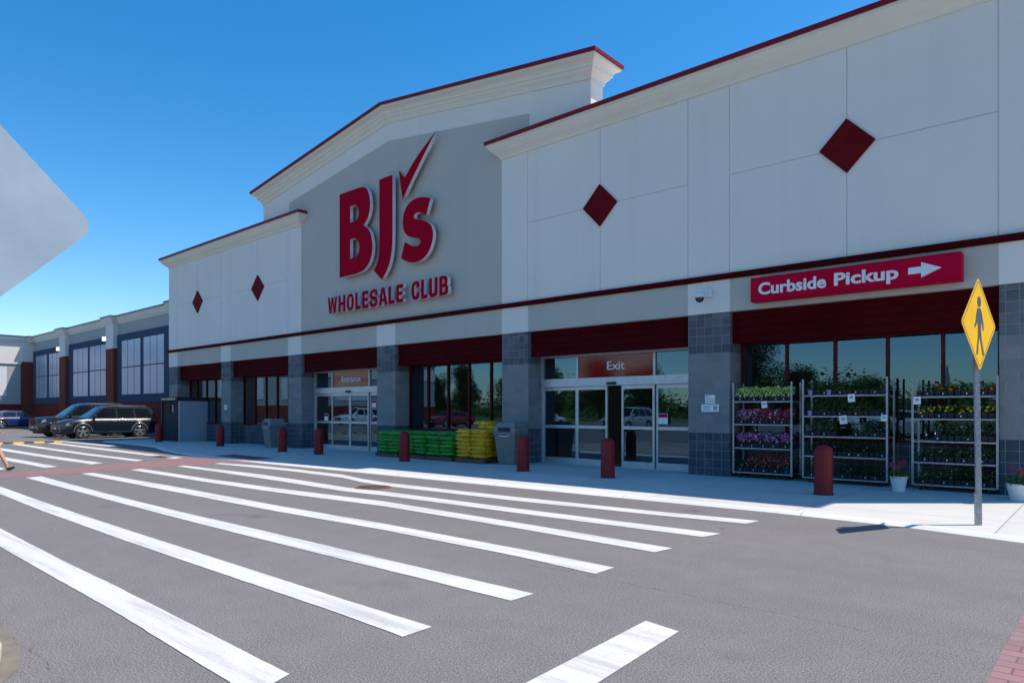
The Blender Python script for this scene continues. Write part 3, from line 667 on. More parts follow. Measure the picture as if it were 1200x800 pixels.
# lower line, condensed bold capitals drawn from strokes
def cap_letters(word, x0, x1, z0, z1):
    H = z1-z0; n = len(word); wd = {'W': 1.42, 'L': .86, 'E': .92}; tot = sum(wd.get(c, 1.08) for c in word); k = (x1-x0)/tot; x = x0
    for c in word:
        w = wd.get(c, 1.08)*k; a, b = x+.035, x+w-.035; t = .145; h = .12; loops = []
        if c == 'W':
            m = (a+b)/2; s = .125
            loops = [[(a, z1), (a+s, z1), (a+s+.07, z0+.22), (m-.055, z1), (m+.055, z1), (b-s-.07, z0+.22), (b-s, z1), (b, z1), (b-.09, z0), (b-.09-s, z0), (m, z1-.22), (a+.09+s, z0), (a+.09, z0)]]
        elif c == 'H': m = (z0+z1)/2; loops = [[(a, z0), (a, z1), (a+t, z1), (a+t, m+h/2), (b-t, m+h/2), (b-t, z1), (b, z1), (b, z0), (b-t, z0), (b-t, m-h/2), (a+t, m-h/2), (a+t, z0)]]
        elif c == 'O': loops = [chaikin([(a, z0), (a, z1), (b, z1), (b, z0)], {}, 3), chaikin([(a+t, z0+.1), (a+t, z1-.1), (b-t, z1-.1), (b-t, z0+.1)], {}, 3)]
        elif c == 'L': loops = [[(a, z0), (a, z1), (a+t, z1), (a+t, z0+h), (b, z0+h), (b, z0)]]
        elif c == 'E': m = (z0+z1)/2; loops = [[(a, z0), (a, z1), (b, z1), (b, z1-h), (a+t, z1-h), (a+t, m+h/2), (b-.03, m+h/2), (b-.03, m-h/2), (a+t, m-h/2), (a+t, z0+h), (b, z0+h), (b, z0)]]
        elif c == 'A': m = (a+b)/2; loops = [[(a-.02, z0), (m-.085, z1), (m+.085, z1), (b+.02, z0), (b+.02-t, z0), (b-.035-t*.9, z0+.13), (a+.035+t*.9, z0+.13), (a-.02+t, z0)], [(a+.06+t*.85, z0+.22), (b-.06-t*.85, z0+.22), (m, z1-.14)]]
        elif c == 'C': m = (z0+z1)/2; loops = [chaikin([(b, m+.07), (b, z1), (a, z1), (a, z0), (b, z0), (b, m-.07), (b-t, m-.07), (b-t, z0+h), (a+t, z0+h), (a+t, z1-h), (b-t, z1-h), (b-t, m+.07)], {0, 5, 6, 11}, 3)]
        elif c == 'U': loops = [chaikin([(a, z1), (a, (z0+z1)/2), (a, z0), (b, z0), (b, (z0+z1)/2), (b, z1), (b-t, z1), (b-t, z0+h+.08), (b-t, z0+h), (a+t, z0+h), (a+t, z0+h+.08), (a+t, z1)], {0, 5, 6, 11}, 3)]
        elif c == 'B':
            m = (z0+z1)/2
            loops = [chaikin([(a, z0), (a, z1), (b-.03, z1), (b-.03, m+.03), (b-.07, m), (b, m-.03), (b, z0)], {0, 1}, 3), [(a+t, m+.06), (a+t, z1-.1), (b-t-.03, z1-.1), (b-t-.03, m+.06)], [(a+t, z0+.1), (a+t, m-.05), (b-t, m-.05), (b-t, z0+.1)]]
        elif c == 'S':
            m = (z0+z1)/2; t2 = .13
            loops = [chaikin([(b, z1-.20), (b, z1), (a, z1), (a, m-.02), (b-t2, m-.08), (b-t2, z0+h*.85), (a+t2, z0+h*.85), (a+t2, z0+.21), (a, z0+.21), (a, z0), (b, z0), (b, m+.02), (a+t2, m+.08), (a+t2, z1-h*.85), (b-t2, z1-h*.85), (b-t2, z1-.20)], {0, 7, 8, 15}, 2)]
        lg('sign_letter', loops); x += w
cap_letters('WHOLESALE', -21.76, -17.40, 5.04, 5.63)
cap_letters('CLUB', -17.07, -15.27, 5.04, 5.64)

# ------------------------------------------------------------------ curbside sign
cs = thing('pickup_sign', 'long red box sign reading Curbside Pickup with white arrow above the right windows', 'sign', (-3.96, 14.35, 3.81))
q = MB(); q.box(-1.91, 1.90, 0, .26, 0, .51); q.build('sign_box', M['signred'], cs, bevel=.012)
q = MB(); q.box(-1.88, 1.87, -.004, .0, .015, .025); q.box(-1.88, 1.87, -.004, .0, .485, .495); q.build('sign_edge', M['letter'], cs)
text_mesh('lettering', 'Curbside', .36, M['signwhite'], cs, -1.73, .13, width=1.36, y=-.012, ext=.006, bold=.011, height=.255)
text_mesh('lettering', 'Pickup', .36, M['signwhite'], cs, -.22, .068, width=1.13, y=-.012, ext=.006, bold=.011, height=.325)
q = MB(); q.prism([(1.07, .20), (1.28, .20), (1.28, .12), (1.60, .26), (1.28, .40), (1.28, .32), (1.07, .32)], -.014, -.004, 'Y'); q.build('arrow', M['signwhite'], cs)

# ------------------------------------------------------------------ camera, notices
dc = thing('security_camera', 'white dome security camera on the pilaster beside the pickup sign', 'camera', (-7.02, D, 4.05))
q = MB(); q.box(-.07, .16, -.10, -.0, .02, .2); q.tube((0, -.08, .11), (0, -.30, .11), .03); q.build('bracket', M['whitep'], dc, bevel=.01)
q = MB(); q.lathe([(.02, .10), (.08, .08), (.12, .03), (.12, -.02), (.10, -.02)], (0, -.32, 0), 20); q.build('housing', M['whitep'], dc, smooth=40)
q = MB(); q.lathe([(.10, -.02), (.09, -.07), (.06, -.11), (.01, -.125)], (0, -.32, 0), 20); q.build('dome', M['carglass'], dc, smooth=60)
def notice(x, z, w, h, label, marks, y=D):
    o = thing('notice', label, 'notice', (x, y-.0, z)); q = MB(); q.box(-w/2, w/2, -.012, .0, -h/2, h/2); q.build('plate', M['paper'], o)
    q = MB()
    for a, b, c, d in marks: q.box(a*w/2, b*w/2, -.0135, -.012, c*h/2, d*h/2)
    q.build('print', M['kiosk'], o); return o
notice(-6.92, 1.76, .24, .19, 'small white notice higher of two on the block pillar by flower racks', [(-.8, -.3, .5, .75), (-.8, .7, .0, .2), (-.8, .8, -.6, -.4)])
notice(-6.92, 1.56, .42, .17, 'wide white notice lower of two on the block pillar by flower racks', [(-.8, 0, .2, .55), (-.8, .0, -.5, -.2), (.4, .8, -.6, .6)])
notice(-30.1, 1.65, .26, .22, 'small white notice on the block pillar behind the black kiosk', [(-.8, .8, .2, .5), (-.8, .5, -.5, -.2)])

# ================================================================== LEFT WING
WYY = 19.0
wing = thing('retail_wing', 'long shaded wing with navy window bays and red base left of the store', 'building', (-62, WYY, 0))
def Wp(mb, name, m, **k): return mb.build(name, m, wing, world=True, **k)
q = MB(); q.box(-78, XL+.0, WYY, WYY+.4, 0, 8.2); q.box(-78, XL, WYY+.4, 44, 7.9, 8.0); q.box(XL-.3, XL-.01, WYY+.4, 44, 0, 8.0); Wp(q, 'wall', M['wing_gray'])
def wcrown(name, prof, m):
    q = MB(); rows = []
    segs = [-78.2]
    path = []
    pil = [(-78.0, -77.2), (-68.75, -67.15), (-57.5, -55.95), (-45.9, -44.3)]
    for a, b in pil: path += [(a, 0), (a, .35), (b, .35), (b, 0)]
    path = [(-78.2, 0)]+path+[(XL, 0)]
    for o, dz in prof:
        r = []
        for i, (x, e) in enumerate(path):
            s = 0
            if e == .35 or (0 < i < len(path)-1):
                k = (i-1) % 4; s = -o if k in (0, 1) else o
                if i == 0 or i == len(path)-1: s = 0
            r.append((x+s, WYY-e-o, 7.95+dz))
        rows.append(r)
    n = len(path); q.add([p for r in rows for p in r], [(k*n+i, k*n+i+1, (k+1)*n+i+1, (k+1)*n+i) for k in range(len(rows)-1) for i in range(n-1)])
    Wp(q, name, m)
wcrown('crown_moulding', [(0, 0), (.04, .0), (.04, .06), (.12, .14), (.22, .34), (.26, .40), (.26, .52)], M['white'])
wcrown('roof_cap', [(.22, .50), (.32, .50), (.32, .60), (-.3, .60)], M['capblue'])
for a, b in ((-68.75, -67.15), (-57.5, -55.95), (-45.9, -44.3)):
    q = MB(); q.box(a, b, WYY-.35, WYY+.05, 6.14, 7.96); Wp(q, 'pilaster', M['white'])
    q = MB(); q.box(a-.002, b+.002, WYY-.352, WYY+.05, 0, 6.14); Wp(q, 'pilaster_base', M['pil_red'])
for a, b in ((-77.9, -68.75), (-67.15, -57.5), (-55.95, -45.9), (-44.3, XL)):
    q = MB(); q.box(a, b, WYY-.06, WYY+.02, 0, 2.12); Wp(q, 'base_course', M['wing_red'])
for a, b, w in ((-77.6, -68.78, ((-76.6, -73.15), (-72.55, -69.3))), (-67.1, -57.55, ((-65.85, -62.2), (-61.8, -58.15))), (-55.9, -45.95, ((-54.95, -51.4), (-50.9, -47.4)))):
    q = MB(); q.box(a, b, WYY-.10, WYY, 2.12, 7.12); Wp(q, 'window_surround', M['navy'])
    for l, r in w:
        q = MB(); s = (r-l)/3
        for k in range(3):
            for z0, z1 in ((2.68, 4.62), (4.70, 6.6)):
                q.box(l+k*s+.05, l+(k+1)*s-.05, WYY-.125, WYY-.09, z0, z1)
        Wp(q, 'window', M['pane_light'])
for i, (x, z) in enumerate(((-69.1, 6.85), (-57.85, 6.95))):
    f = thing('wall_floodlight', ('lit white floodlight left of the farther pilaster of the shaded wing', 'lit white floodlight left of the nearer pilaster of the shaded wing')[i], 'floodlight', (x, WYY-.1, z), group='floodlights on the left wing')
    q = MB(); q.box(-.05, .05, -.25, .0, -.05, .05); q.build('bracket', M['whitep'], f)
    q = MB(); q.prism([(-.14, -.14), (.14, -.14), (.10, .16), (-.10, .16)], -.36, -.16, 'Y'); q.build('housing', M['flood_on'], f, bevel=.02)
# far wing facing us
fw = thing('far_wing', 'sunlit cross wing at the far left with gable shadow and red base', 'building', (-79, 0, 0))
def Fp(mb, name, m, **k): return mb.build(name, m, fw, world=True, **k)
q = MB(); q.box(-90, -78.0, -40, 18.0, 0, 8.2); Fp(q, 'wall', M['wing_gray'])
q = MB(); q.box(-78.0, -77.9, -40, 18.05, 5.9, 8.0); Fp(q, 'upper_band', M['white'])
q = MB(); q.box(-78.6, -77.75, 18.05, 19.2, 6.14, 8.0); Fp(q, 'pilaster', M['white'])
q = MB(); q.box(-78.6, -77.74, 18.05, 19.2, 0, 6.14); Fp(q, 'pilaster_base', M['pil_red'])
q = MB(); q.box(-78, -77.93, -40, 18.05, 0, 2.12); Fp(q, 'base_course', M['wing_red'])
q = MB()
pr = [(0, 0), (.3, .1), (.3, .5), (0, .5)]
q.prism([(-78.2, 7.9), (-77.8, 7.98), (-77.6, 8.3), (-77.6, 8.45), (-78.2, 8.45)], -40, 19.0, 'Y'); Fp(q, 'crown_moulding', M['white'])
q = MB(); q.box(-78.4, -77.5, -40, 19.0, 8.452, 8.56); Fp(q, 'roof_cap', M['capblue'])
for y0 in (-28, -20, -12, -4, 4, 11.4):
    q = MB(); q.box(-78, -77.95, y0, y0+5.5, 2.9, 5.6); Fp(q, 'window', M['whitep'])

# ================================================================== STREET FURNITURE
bol = thing('bollard', '', 'bollard', (0, 0, 0))
q = MB(); q.lathe([(.155, .0), (.155, .70), (.150, .76), (.13, .82), (.09, .855), (.03, .87), (.001, .872)], n=28, caps=False); q.build('sleeve', M['bollard'], bol, smooth=40)
q = MB(); q.lathe([(.17, .0), (.17, .012), (.155, .014)], n=28); q.build('base_ring', M['dark'], bol)
BL = [(-3.87, 12.67, 'red bollard in front of the middle flower rack, nearest to the camera'),
      (-8.39, 12.7, 'red bollard in front of the exit doors'),
      (-10.87, 12.74, 'red bollard beside the beige bin near the exit doors'),
      (-15.53, 12.89, 'red bollard in front of the green bag pallets'),
      (-20.2, 13.05, 'red bollard in front of the entrance doors'),
      (-22.45, 13.02, 'red bollard in front of the bin left of the entrance'),
      (-27.8, 13.3, 'red bollard between the black kiosk and the window bay'),
      (-34.02, 13.3, 'red bollard standing in front of the black kiosk')]
for i, (x, y, lb) in enumerate(BL):
    o = bol if i == 0 else cpy(bol)
    o.location = (x, y, .03); o.rotation_euler = (0, 0, i*.9); o['label'] = lb; o['group'] = 'red bollards along the pavement'

def bin_(label, loc, rz):
    t = thing('trash_bin', label, 'trash bin', loc, rz, 'bins by the pillars')
    def fr(s0, s1, z0, z1, mb):
        mb.add([(-s0, -s0, z0), (s0, -s0, z0), (s0, s0, z0), (-s0, s0, z0), (-s1, -s1, z1), (s1, -s1, z1), (s1, s1, z1), (-s1, s1, z1)], [(0, 3, 2, 1), (4, 5, 6, 7), (0, 1, 5, 4), (1, 2, 6, 5), (2, 3, 7, 6), (3, 0, 4, 7)])
    q = MB(); fr(.26, .34, 0, .82, q); q.build('body', M['binbody'], t, bevel=.02)
    q = MB(); fr(.36, .36, .82, .88, q); fr(.35, .34, .88, 1.02, q); fr(.34, .26, 1.02, 1.15, q); q.build('lid', M['binlid'], t, bevel=.02)
    q = MB(); q.box(-.2, .2, -.36, -.345, .90, 1.01); q.build('opening', M['dark'], t)
    q = MB(); q.path([(-.16, -.34, .80), (-.10, -.37, .775), (.10, -.37, .775), (.16, -.34, .80)], .012); q.build('handle', M['paper'], t)
    return t
bin_('beige grey trash bin beside the yellow bag stack and exit', (-12.55, 14.2, .03), R(8))
bin_('grey trash bin against the pillar left of the entrance', (-25.4, 14.35, .03), R(-5))

# kiosk
kk = thing('vending_kiosk', 'black and grey dispenser kiosk with lettered top at the store corner', 'kiosk', (-33.4, 13.95, .03))
q = MB(); q.box(0, .14, .0, .02, 0, 1.93); q.box(.0, .12, .02, 1.35, 0, 1.93); q.build('side_panel', M['kiosk'], kk, bevel=.015)
q = MB(); q.box(-1.75, -.01, .0, 1.35, 0, 1.93); q.build('cabinet', M['kioskfront'], kk, bevel=.02)
q = MB(); q.box(-1.82, .06, -.10, 1.45, 1.935, 2.12); q.build('top', M['dark'], kk, bevel=.02)
q = MB(); q.box(-1.86, -1.76, -.06, .1, 0, 1.95); q.box(.0, .13, 1.36, 1.46, 0, 1.93); q.build('corner_post', M['dark'], kk, bevel=.01)
q = MB(); rr = random.Random(3); x = -1.68
while x < -.12:
    w = rr.choice([.06, .09, .12]); q.box(x, x+w, -.108, -.10, 1.98, 2.07); x += w+rr.choice([.03, .05, .1])
q.build('lettering', M['cream'], kk)
q = MB(); q.box(-1.3, -.9, -.012, 0, 1.35, 1.75); q.build('screen', M['carglass'], kk); q = MB(); q.box(-.62, -.55, -.02, 0, 1.4, 1.75); q.build('card_reader', M['alu'], kk)

# ================================================================== PEDESTRIAN SIGN
def round_diamond(h, r, n=5):
    pts = []; s = h  # tips at distance h
    for k in range(4):
        a = k*math.pi/2; c = h-r*math.sqrt(2)
        cx, cy = c*math.cos(a), c*math.sin(a)
        for i in range(n+1):
            b = a-math.pi/4+(math.pi/2)*i/n; pts.append((cx+r*math.cos(b), cy+r*math.sin(b)))
    return pts
ps = thing('crossing_sign', 'yellow diamond pedestrian crossing sign on steel post at the kerb', 'sign', (-1.33, 10.6, .03))
rot = math.atan2(.983, .184); ps.rotation_euler = (R(.6), R(-.7), 0)
q = MB()
for s in (-1, 1): q.box(-.03, .03, .018*s-.004, .018*s+.004, 0, 3.0)
q.box(-.034, -.026, -.022, .022, 0, 3.0)
po = q.build('post', M['galv'], ps); po.rotation_euler = (0, 0, rot-R(60))
q = MB(); q.box(-.045, -.035, -.03, .03, -.03, .42); q.box(-.05, -.03, -.045, -.03, -.03, .42); o = q.build('post_sleeve', M['galv'], ps); o.rotation_euler = (0, 0, rot-R(60))
zc = 2.57
q = MB(); q.prism(round_diamond(.595, .045), -.002, .002, 'Y'); pl_ = q.build('sign_plate', [M['yel']], ps, at=(.045, -.095, zc)); pl_.rotation_euler = (0, 0, rot)
# border line and figure, on the face that looks to the camera (local -Y after rotation)
def onface(mb, name, m, off=.004):
    o = mb.build(name, m, pl_); o.location = (0, 0, 0); return o
q = MB(); a = round_diamond(.56, .04); b = round_diamond(.545, .035); n = len(a)
q.add([(x, -.0035, z) for x, z in a]+[(x, -.0035, z) for x, z in b], [(i, (i+1) % n, n+(i+1) % n, n+i) for i in range(n)]); onface(q, 'sign_border', M['signblack'])
q = MB(); F0, F1 = -.005, -.0022
def fig(poly): q.prism(poly, F0, F1, 'Y')
hd = [(.01+.062*math.cos(t), .285+.068*math.sin(t)) for t in [2*math.pi*i/16 for i in range(16)]]
fig(hd)
fig([(-.055, .20), (.045, .205), (.085, .15), (.075, .03), (.05, -.05), (-.04, -.05), (-.055, .03)])          # torso
fig([(.05, .20), (.085, .155), (.145, .02), (.155, -.07), (.12, -.075), (.105, .0), (.055, .09)])               # rear arm
fig([(-.05, .20), (-.09, .13), (-.125, .02), (-.165, -.02), (-.145, -.055), (-.085, .0), (-.045, .08)])         # front arm
fig([(-.045, -.04), (.02, -.04), (.0, -.17), (-.045, -.27), (-.055, -.38), (-.115, -.385), (-.085, -.26), (-.055, -.17)])
fig([(-.01, -.04), (.05, -.04), (.075, -.18), (.12, -.29), (.155, -.39), (.10, -.395), (.06, -.28), (.01, -.16)])
onface(q, 'walking_figure', M['signblack'])
# near sign seen from behind
ns = thing('sign_back', 'bare aluminium back of a diamond road sign at the left edge', 'sign', (-4.7, .83, 0))
q = MB(); q.prism(round_diamond(.64, .10, 8), -.003, .003, 'X'); q.build('sign_plate', M['alu_sign'], ns, at=(0, -.0, 2.62))
q = MB(); q.box(.006, .04, -.03, -.022, .12, 3.15); q.box(.006, .04, .022, .03, .12, 3.15); q.box(.006, .012, -.022, .022, .12, 3.15); q.build('post', M['galv'], ns)

# ================================================================== PALLETS AND BAGS
def pallet(label, x, y):
    t = thing('pallet', label, 'pallet', (x, y, .03), 0, 'wooden pallets under the bag stacks')
    q = MB()
    for i in range(3): q.box(-.57, .57, -.47+i*.42, -.37+i*.42, 0, .10)
    for i in range(7): q.box(-.57+i*.165, -.57+i*.165+.13, -.48, .48, .10, .125)
    q.build('deck', M['wood'], t); return t
def bagmat(name, c, ink, pale):
    m, t, b = newmat(name); v = coords(t); oi = t.nodes.new('ShaderNodeObjectInfo')
    o = t.nodes.new('ShaderNodeVectorMath'); o.operation = 'ADD'; t.links.new(v, o.inputs[0]); t.links.new(mathn(t, 'MULTIPLY', oi.outputs['Random'], 20.0), o.inputs[1]); v2 = o.outputs[0]
    st = t.nodes.new('ShaderNodeMapping'); st.inputs['Scale'].default_value = (1, 1, 3.5); t.links.new(v2, st.inputs[0])
    n1 = noise(t, st.outputs[0], 7, 3); n2 = noise(t, st.outputs[0], 16, 4, .7)
    a = mixc(t, ramp(t, noise(t, v2, 3, 3), [(0.35, 0.0), (0.65, 1.0)]), tuple(x*.72 for x in c), c)
    a = mixc(t, ramp(t, n1, [(0.56, 0.0), (0.60, 0.9)]), a, ink)
    a = mixc(t, ramp(t, n2, [(0.63, 0.0), (0.66, 0.8)]), a, pale)
    t.links.new(a, b.inputs['Base Color']); b.inputs['Roughness'].default_value = .36
    bump(t, b, noise(t, v2, 22, 4), .55, .012); return m
M['bag_green'] = bagmat('bag_plastic_green_printed', (0.05, 0.34, 0.025), (0.015, 0.09, 0.015), (0.30, 0.42, 0.22))
M['bag_yellow'] = bagmat('bag_plastic_yellow_printed', (0.85, 0.47, 0.012), (0.36, 0.15, 0.01), (0.75, 0.62, 0.35))
def bag_mesh(w, d, h, seed):
    rr = random.Random(seed); nx, ny = 9, 7; top = []; bot = []
    for j in range(ny):
        for i in range(nx):
            u, v = i/(nx-1)*2-1, j/(ny-1)*2-1
            pf = (1-abs(u)**5)*(1-abs(v)**5); k = 1-.06*(abs(u)**2*abs(v)**2)
            zz = h*.5*(pf**.45)*(1+rr.uniform(-.10, .10))
            dx, dy = rr.uniform(-.008, .008), rr.uniform(-.008, .008)
            top.append((u*w/2*k+dx, v*d/2*k+dy, h/2+zz)); bot.append((u*w/2*k+dx, v*d/2*k+dy, h/2-zz*.92-.001))
    q = MB(); o = nx*ny; fs = []
    for j in range(ny-1):
        for i in range(nx-1):
            a = j*nx+i; fs.append((a, a+1, a+nx+1, a+nx)); fs.append((o+a, o+a+nx, o+a+nx+1, o+a+1))
    for i in range(nx-1): fs.append((i, o+i, o+i+1, i+1)); a = (ny-1)*nx+i; fs.append((a, a+1, o+a+1, o+a))
    for j in range(ny-1): a = j*nx; fs.append((a, a+nx, o+a+nx, o+a)); a += nx-1; fs.append((a, o+a, o+a+nx, a+nx))
    q.add(top+bot, fs); return q
protos = {}
ORD = ['bottom', 'second', 'third', 'fourth', 'fifth', 'sixth', 'seventh', 'eighth']
def stack(x, y, colr, layers, tall, where, seed, back_extra=0):
    rr = random.Random(seed); lh = .112
    for k in range(layers+back_extra):
        for cx_, cn in ((-.28, 'left'), (.28, 'right')):
            for cy_, dn in ((-.22, 'front'), (.22, 'back')):
                if k >= layers and dn == 'front': continue
                key = (colr, rr.randrange(3))
                if key not in protos:
                    b0 = bag_mesh(.60, .48, .150, hash(key[1])+5).build('soil_bag', M['bag_'+colr], smooth=60)
                    protos[key] = b0.data; bpy.data.objects.remove(b0)
                o = bpy.data.objects.new('soil_bag', protos[key]); col.objects.link(o)
                o.location = (x+cx_+rr.uniform(-.03, .03), y+cy_+rr.uniform(-.035, .035), .155+k*lh); o.rotation_euler = (rr.uniform(-.05, .05), rr.uniform(-.05, .05), rr.uniform(-.09, .09)+(math.pi if rr.random() < .5 else 0))
                lay = 'top' if k == layers+back_extra-1 else ORD[k]
                tag(o, f'{colr} garden bag, {dn} {cn} in {lay} layer of {where}', 'bag', 'green garden bags' if colr == 'green' else 'yellow garden bags')
stacks = [(-17.45, 14.22, 'green', 6, 'the leftmost green pallet', 1, 0), (-16.2, 14.2, 'green', 5, 'the middle green pallet', 2, 1), (-14.98, 14.16, 'green', 5, 'the green pallet beside the yellow stack', 3, 1), (-13.65, 14.12, 'yellow', 7, 'the yellow pallet', 4, 0)]
for x, y, c, n, w, s, e in stacks:
    pallet('dark wooden pallet carrying '+w.replace('pallet', 'bag stack').replace('the ', 'the '), x, y); stack(x, y, c, n, n, w, s, e)
for i, (x, y, z, r) in enumerate(((-13.5, 14.35, .945, .3), (-13.72, 14.38, 1.055, -.2))):
    o = bpy.data.objects.new('soil_bag', protos[('yellow', i)] if ('yellow', i) in protos else list(protos.values())[-1]); col.objects.link(o); o.location = (x, y, z); o.rotation_euler = (0, .03, r)
    tag(o, ('loose yellow bag lying across the yellow stack, lower of two', 'loose yellow bag on the very top of the yellow stack')[i], 'bag', 'yellow garden bags')
q = MB(); q.box(-.09, .09, -.004, .0, -.05, .05); tag(q.build('price_card', M['paper'], at=(-13.95, 13.86, .78)), 'white price card on the front of the yellow bag stack', 'price card')

# ================================================================== FLOWERS
def leaf(q, c, s, rr, up=.4):
    a = rr.uniform(0, 6.283); d = Vector((math.cos(a), math.sin(a), rr.uniform(-.3, up+.5))).normalized()
    e = d.cross(Vector((rr.uniform(-.3, .3), rr.uniform(-.3, .3), 1))).normalized()*s*.42; d = d*s
    c = Vector(c); q.add([c, c+d*.5+e, c+d, c+d*.5-e], [(0, 1, 2, 3)])
def bloom(q, c, s, rr):
    nrm = Vector((rr.uniform(-.8, .8), rr.uniform(-1.2, .3), rr.uniform(.1, 1))).normalized(); a = nrm.orthogonal().normalized(); b = nrm.cross(a); c = Vector(c)
    n = 7; q.add([c-nrm*s*.3]+[c+(a*math.cos(6.283*i/n)+b*math.sin(6.283*i/n))*s*(1 if i % 2 else .8) for i in range(n)], [(0, 1+i, 1+(i+1) % n) for i in range(n)])
def tray_proto(w, d, h, nleaf, bl, seed, dark=False, lilac=False):
    """a flat of potted plants: pots, soil, foliage and blooms"""
    rr = random.Random(seed); t = thing('flower_tray', '', 'plant tray')
    q = MB(); n = 3; pw = w/n; q.box(-w/2+.004, w/2-.004, -d/2+.01, d/2-.01, -.002, .02)
    for i in range(n):
        for j in range(3):
            cx, cy = -w/2+pw*(i+.5), -d/2+d/3*(j+.5)
            a, b = pw*.36, pw*.46
            q.add([(cx-a, cy-a*1.3, 0), (cx+a, cy-a*1.3, 0), (cx+a, cy+a*1.3, 0), (cx-a, cy+a*1.3, 0), (cx-b, cy-b*1.3, .10), (cx+b, cy-b*1.3, .10), (cx+b, cy+b*1.3, .10), (cx-b, cy+b*1.3, .10)], [(0, 3, 2, 1), (4, 5, 6, 7), (0, 1, 5, 4), (1, 2, 6, 5), (2, 3, 7, 6), (3, 0, 4, 7)])
    q.build('pots', M['pot'], t)
    q = MB()
    for _ in range(int(nleaf*1.7)):
        x, y = rr.uniform(-w/2, w/2), rr.uniform(-d/2-.02, d/2); z = .08+rr.random()**1.0*h*1.25*(1-.5*abs(rr.gauss(0, .3)))
        leaf(q, (x, y, z), rr.uniform(.03, .055), rr)
    q.build('foliage', M['leaf_dark' if dark else 'leaf'], t)
    for colr, cnt, s in bl:
        cnt = int(cnt*1.5) if cnt > 12 else cnt
        q = MB()
        for _ in range(cnt):
            x = rr.uniform(-w/2, w/2); y = -d/2+(rr.random()**1.6)*d-.02; z = .09+h*rr.uniform(.35, 1.3)-(.04 if y < -d/2+.03 else 0)
            bloom(q, (x, y, z), s*rr.uniform(.7, 1.2), rr)
        q.build('blooms', M['pet_'+colr], t)
    q = MB(); x = rr.uniform(-w*.4, w*.3); q.box(x, x+.018, -d/2-.016, -d/2-.013, .035, .06); q.build('plant_tag', M['paper'], t)
    return t
def rack(label, x0, x1, y, shelves, top, name='flower_rack'):
    t = thing(name, label, 'plant rack', ((x0+x1)/2, y+.27, .03), 0, 'wheeled plant racks under the right windows')
    w = (x1-x0)/2; d = .27
    for sx in (-1, 1):
        for sy in (-1, 1):
            q = MB(); q.box(sx*w-.019, sx*w+.019, sy*d-.015, sy*d+.015, .09, top); q.build('upright', M['galv'], t, bevel=.004)
            q = MB(); q.lathe([(.05, -.014), (.05, .014)], (sx*(w-.12), sy*(d-.05), .05), 16, 'X'); q.box(sx*(w-.12)-.02, sx*(w-.12)+.02, sy*(d-.05)-.02, sy*(d-.05)+.02, .06, .12); q.build('caster', M['rubber'], t)
    for z in shelves:
        q = MB(); z -= .03
        q.box(-w+.02, w-.02, -d-.012, -d+.012, z-.022, z+.004); q.box(-w+.02, w-.02, d-.012, d+.012, z-.022, z+.004)
        q.box(-w+.02, w-.02, -d+.013, d-.013, z-.012, z)
        q.build('shelf', M['galv'], t)
    return t
RK = [('wheeled steel rack of lime, pink and magenta petunias beside the pillar', -6.36, -5.10, 14.62, [1.70, 1.205, .69, .16], 2.08, 'left rack'),
      ('wheeled steel rack of green plants behind the nearest bollard', -4.86, -3.30, 14.60, [1.81, 1.39, .98, .58, .14], 2.12, 'middle rack'),
      ('wheeled steel rack of orange and yellow marigolds behind the crossing sign', -2.86, -1.56, 14.55, [1.76, 1.35, .94, .55, .14], 2.08, 'right rack')]
KINDS = {
 'lime': dict(h=.17, nleaf=70, bl=[('lime', 110, .024)], nm='lime green petunias'),
 'pinkred': dict(h=.18, nleaf=80, bl=[('pink', 45, .027), ('white', 20, .025), ('red', 20, .026)], nm='pink and white petunias'),
 'redpink': dict(h=.18, nleaf=80, bl=[('red', 48, .027), ('pink', 34, .026)], nm='red and pink petunias'),
 'magenta': dict(h=.18, nleaf=80, bl=[('pink', 40, .027), ('magenta', 30, .026)], nm='magenta petunias'),
 'violetw': dict(h=.18, nleaf=90, bl=[('magenta', 30, .025), ('white', 26, .026), ('violet', 20, .024)], nm='violet and white petunias'),
 'redgreen': dict(h=.20, nleaf=150, bl=[('red', 24, .026), ('coral', 14, .024)], nm='sparse red flowers'),
 'green': dict(h=.20, nleaf=230, bl=[], nm='bushy green plants'),
 'greenv': dict(h=.19, nleaf=190, bl=[('violet', 3, .022), ('white', 3, .014)], nm='green plants with a few violet blooms'),
 'dark': dict(h=.19, nleaf=170, bl=[('white', 4, .012)], dark=True, nm='dark green seedlings'),
 'orange': dict(h=.13, nleaf=110, bl=[('orange', 9, .034)], nm='orange marigolds'),
 'greenlow': dict(h=.13, nleaf=120, bl=[('white', 3, .014)], nm='low green seedlings'),
 'yellow': dict(h=.12, nleaf=120, bl=[('yellow', 14, .028)], nm='yellow marigolds'),
 'mixed': dict(h=.14, nleaf=120, bl=[('coral', 4, .022), ('white', 5, .018)], nm='green plants with coral and white blooms')}
PL = [[['lime']*5, ['pinkred', 'pinkred', 'redpink', 'redpink', 'redpink'], ['magenta', 'magenta', 'violetw', 'violetw', 'magenta'], ['mixed', 'redgreen', 'redgreen', 'redgreen', 'redgreen']],
      [['green', 'greenv', 'green', 'green', 'dark'], ['greenv', 'green', 'green', 'green', 'dark'], ['greenv', 'green', None, 'greenv', 'dark'], ['dark', 'dark', 'dark', 'dark', 'dark'], ['dark', None, 'dark', 'dark', 'dark']],
      [['greenlow', 'orange', 'greenlow', 'orange'], ['yellow', 'yellow', 'yellow', 'yellow'], [None, 'dark', 'greenv', 'dark'], ['mixed', 'greenlow', 'mixed', 'mixed'], ['mixed', 'mixed', 'dark', 'mixed']]]
tp = {}
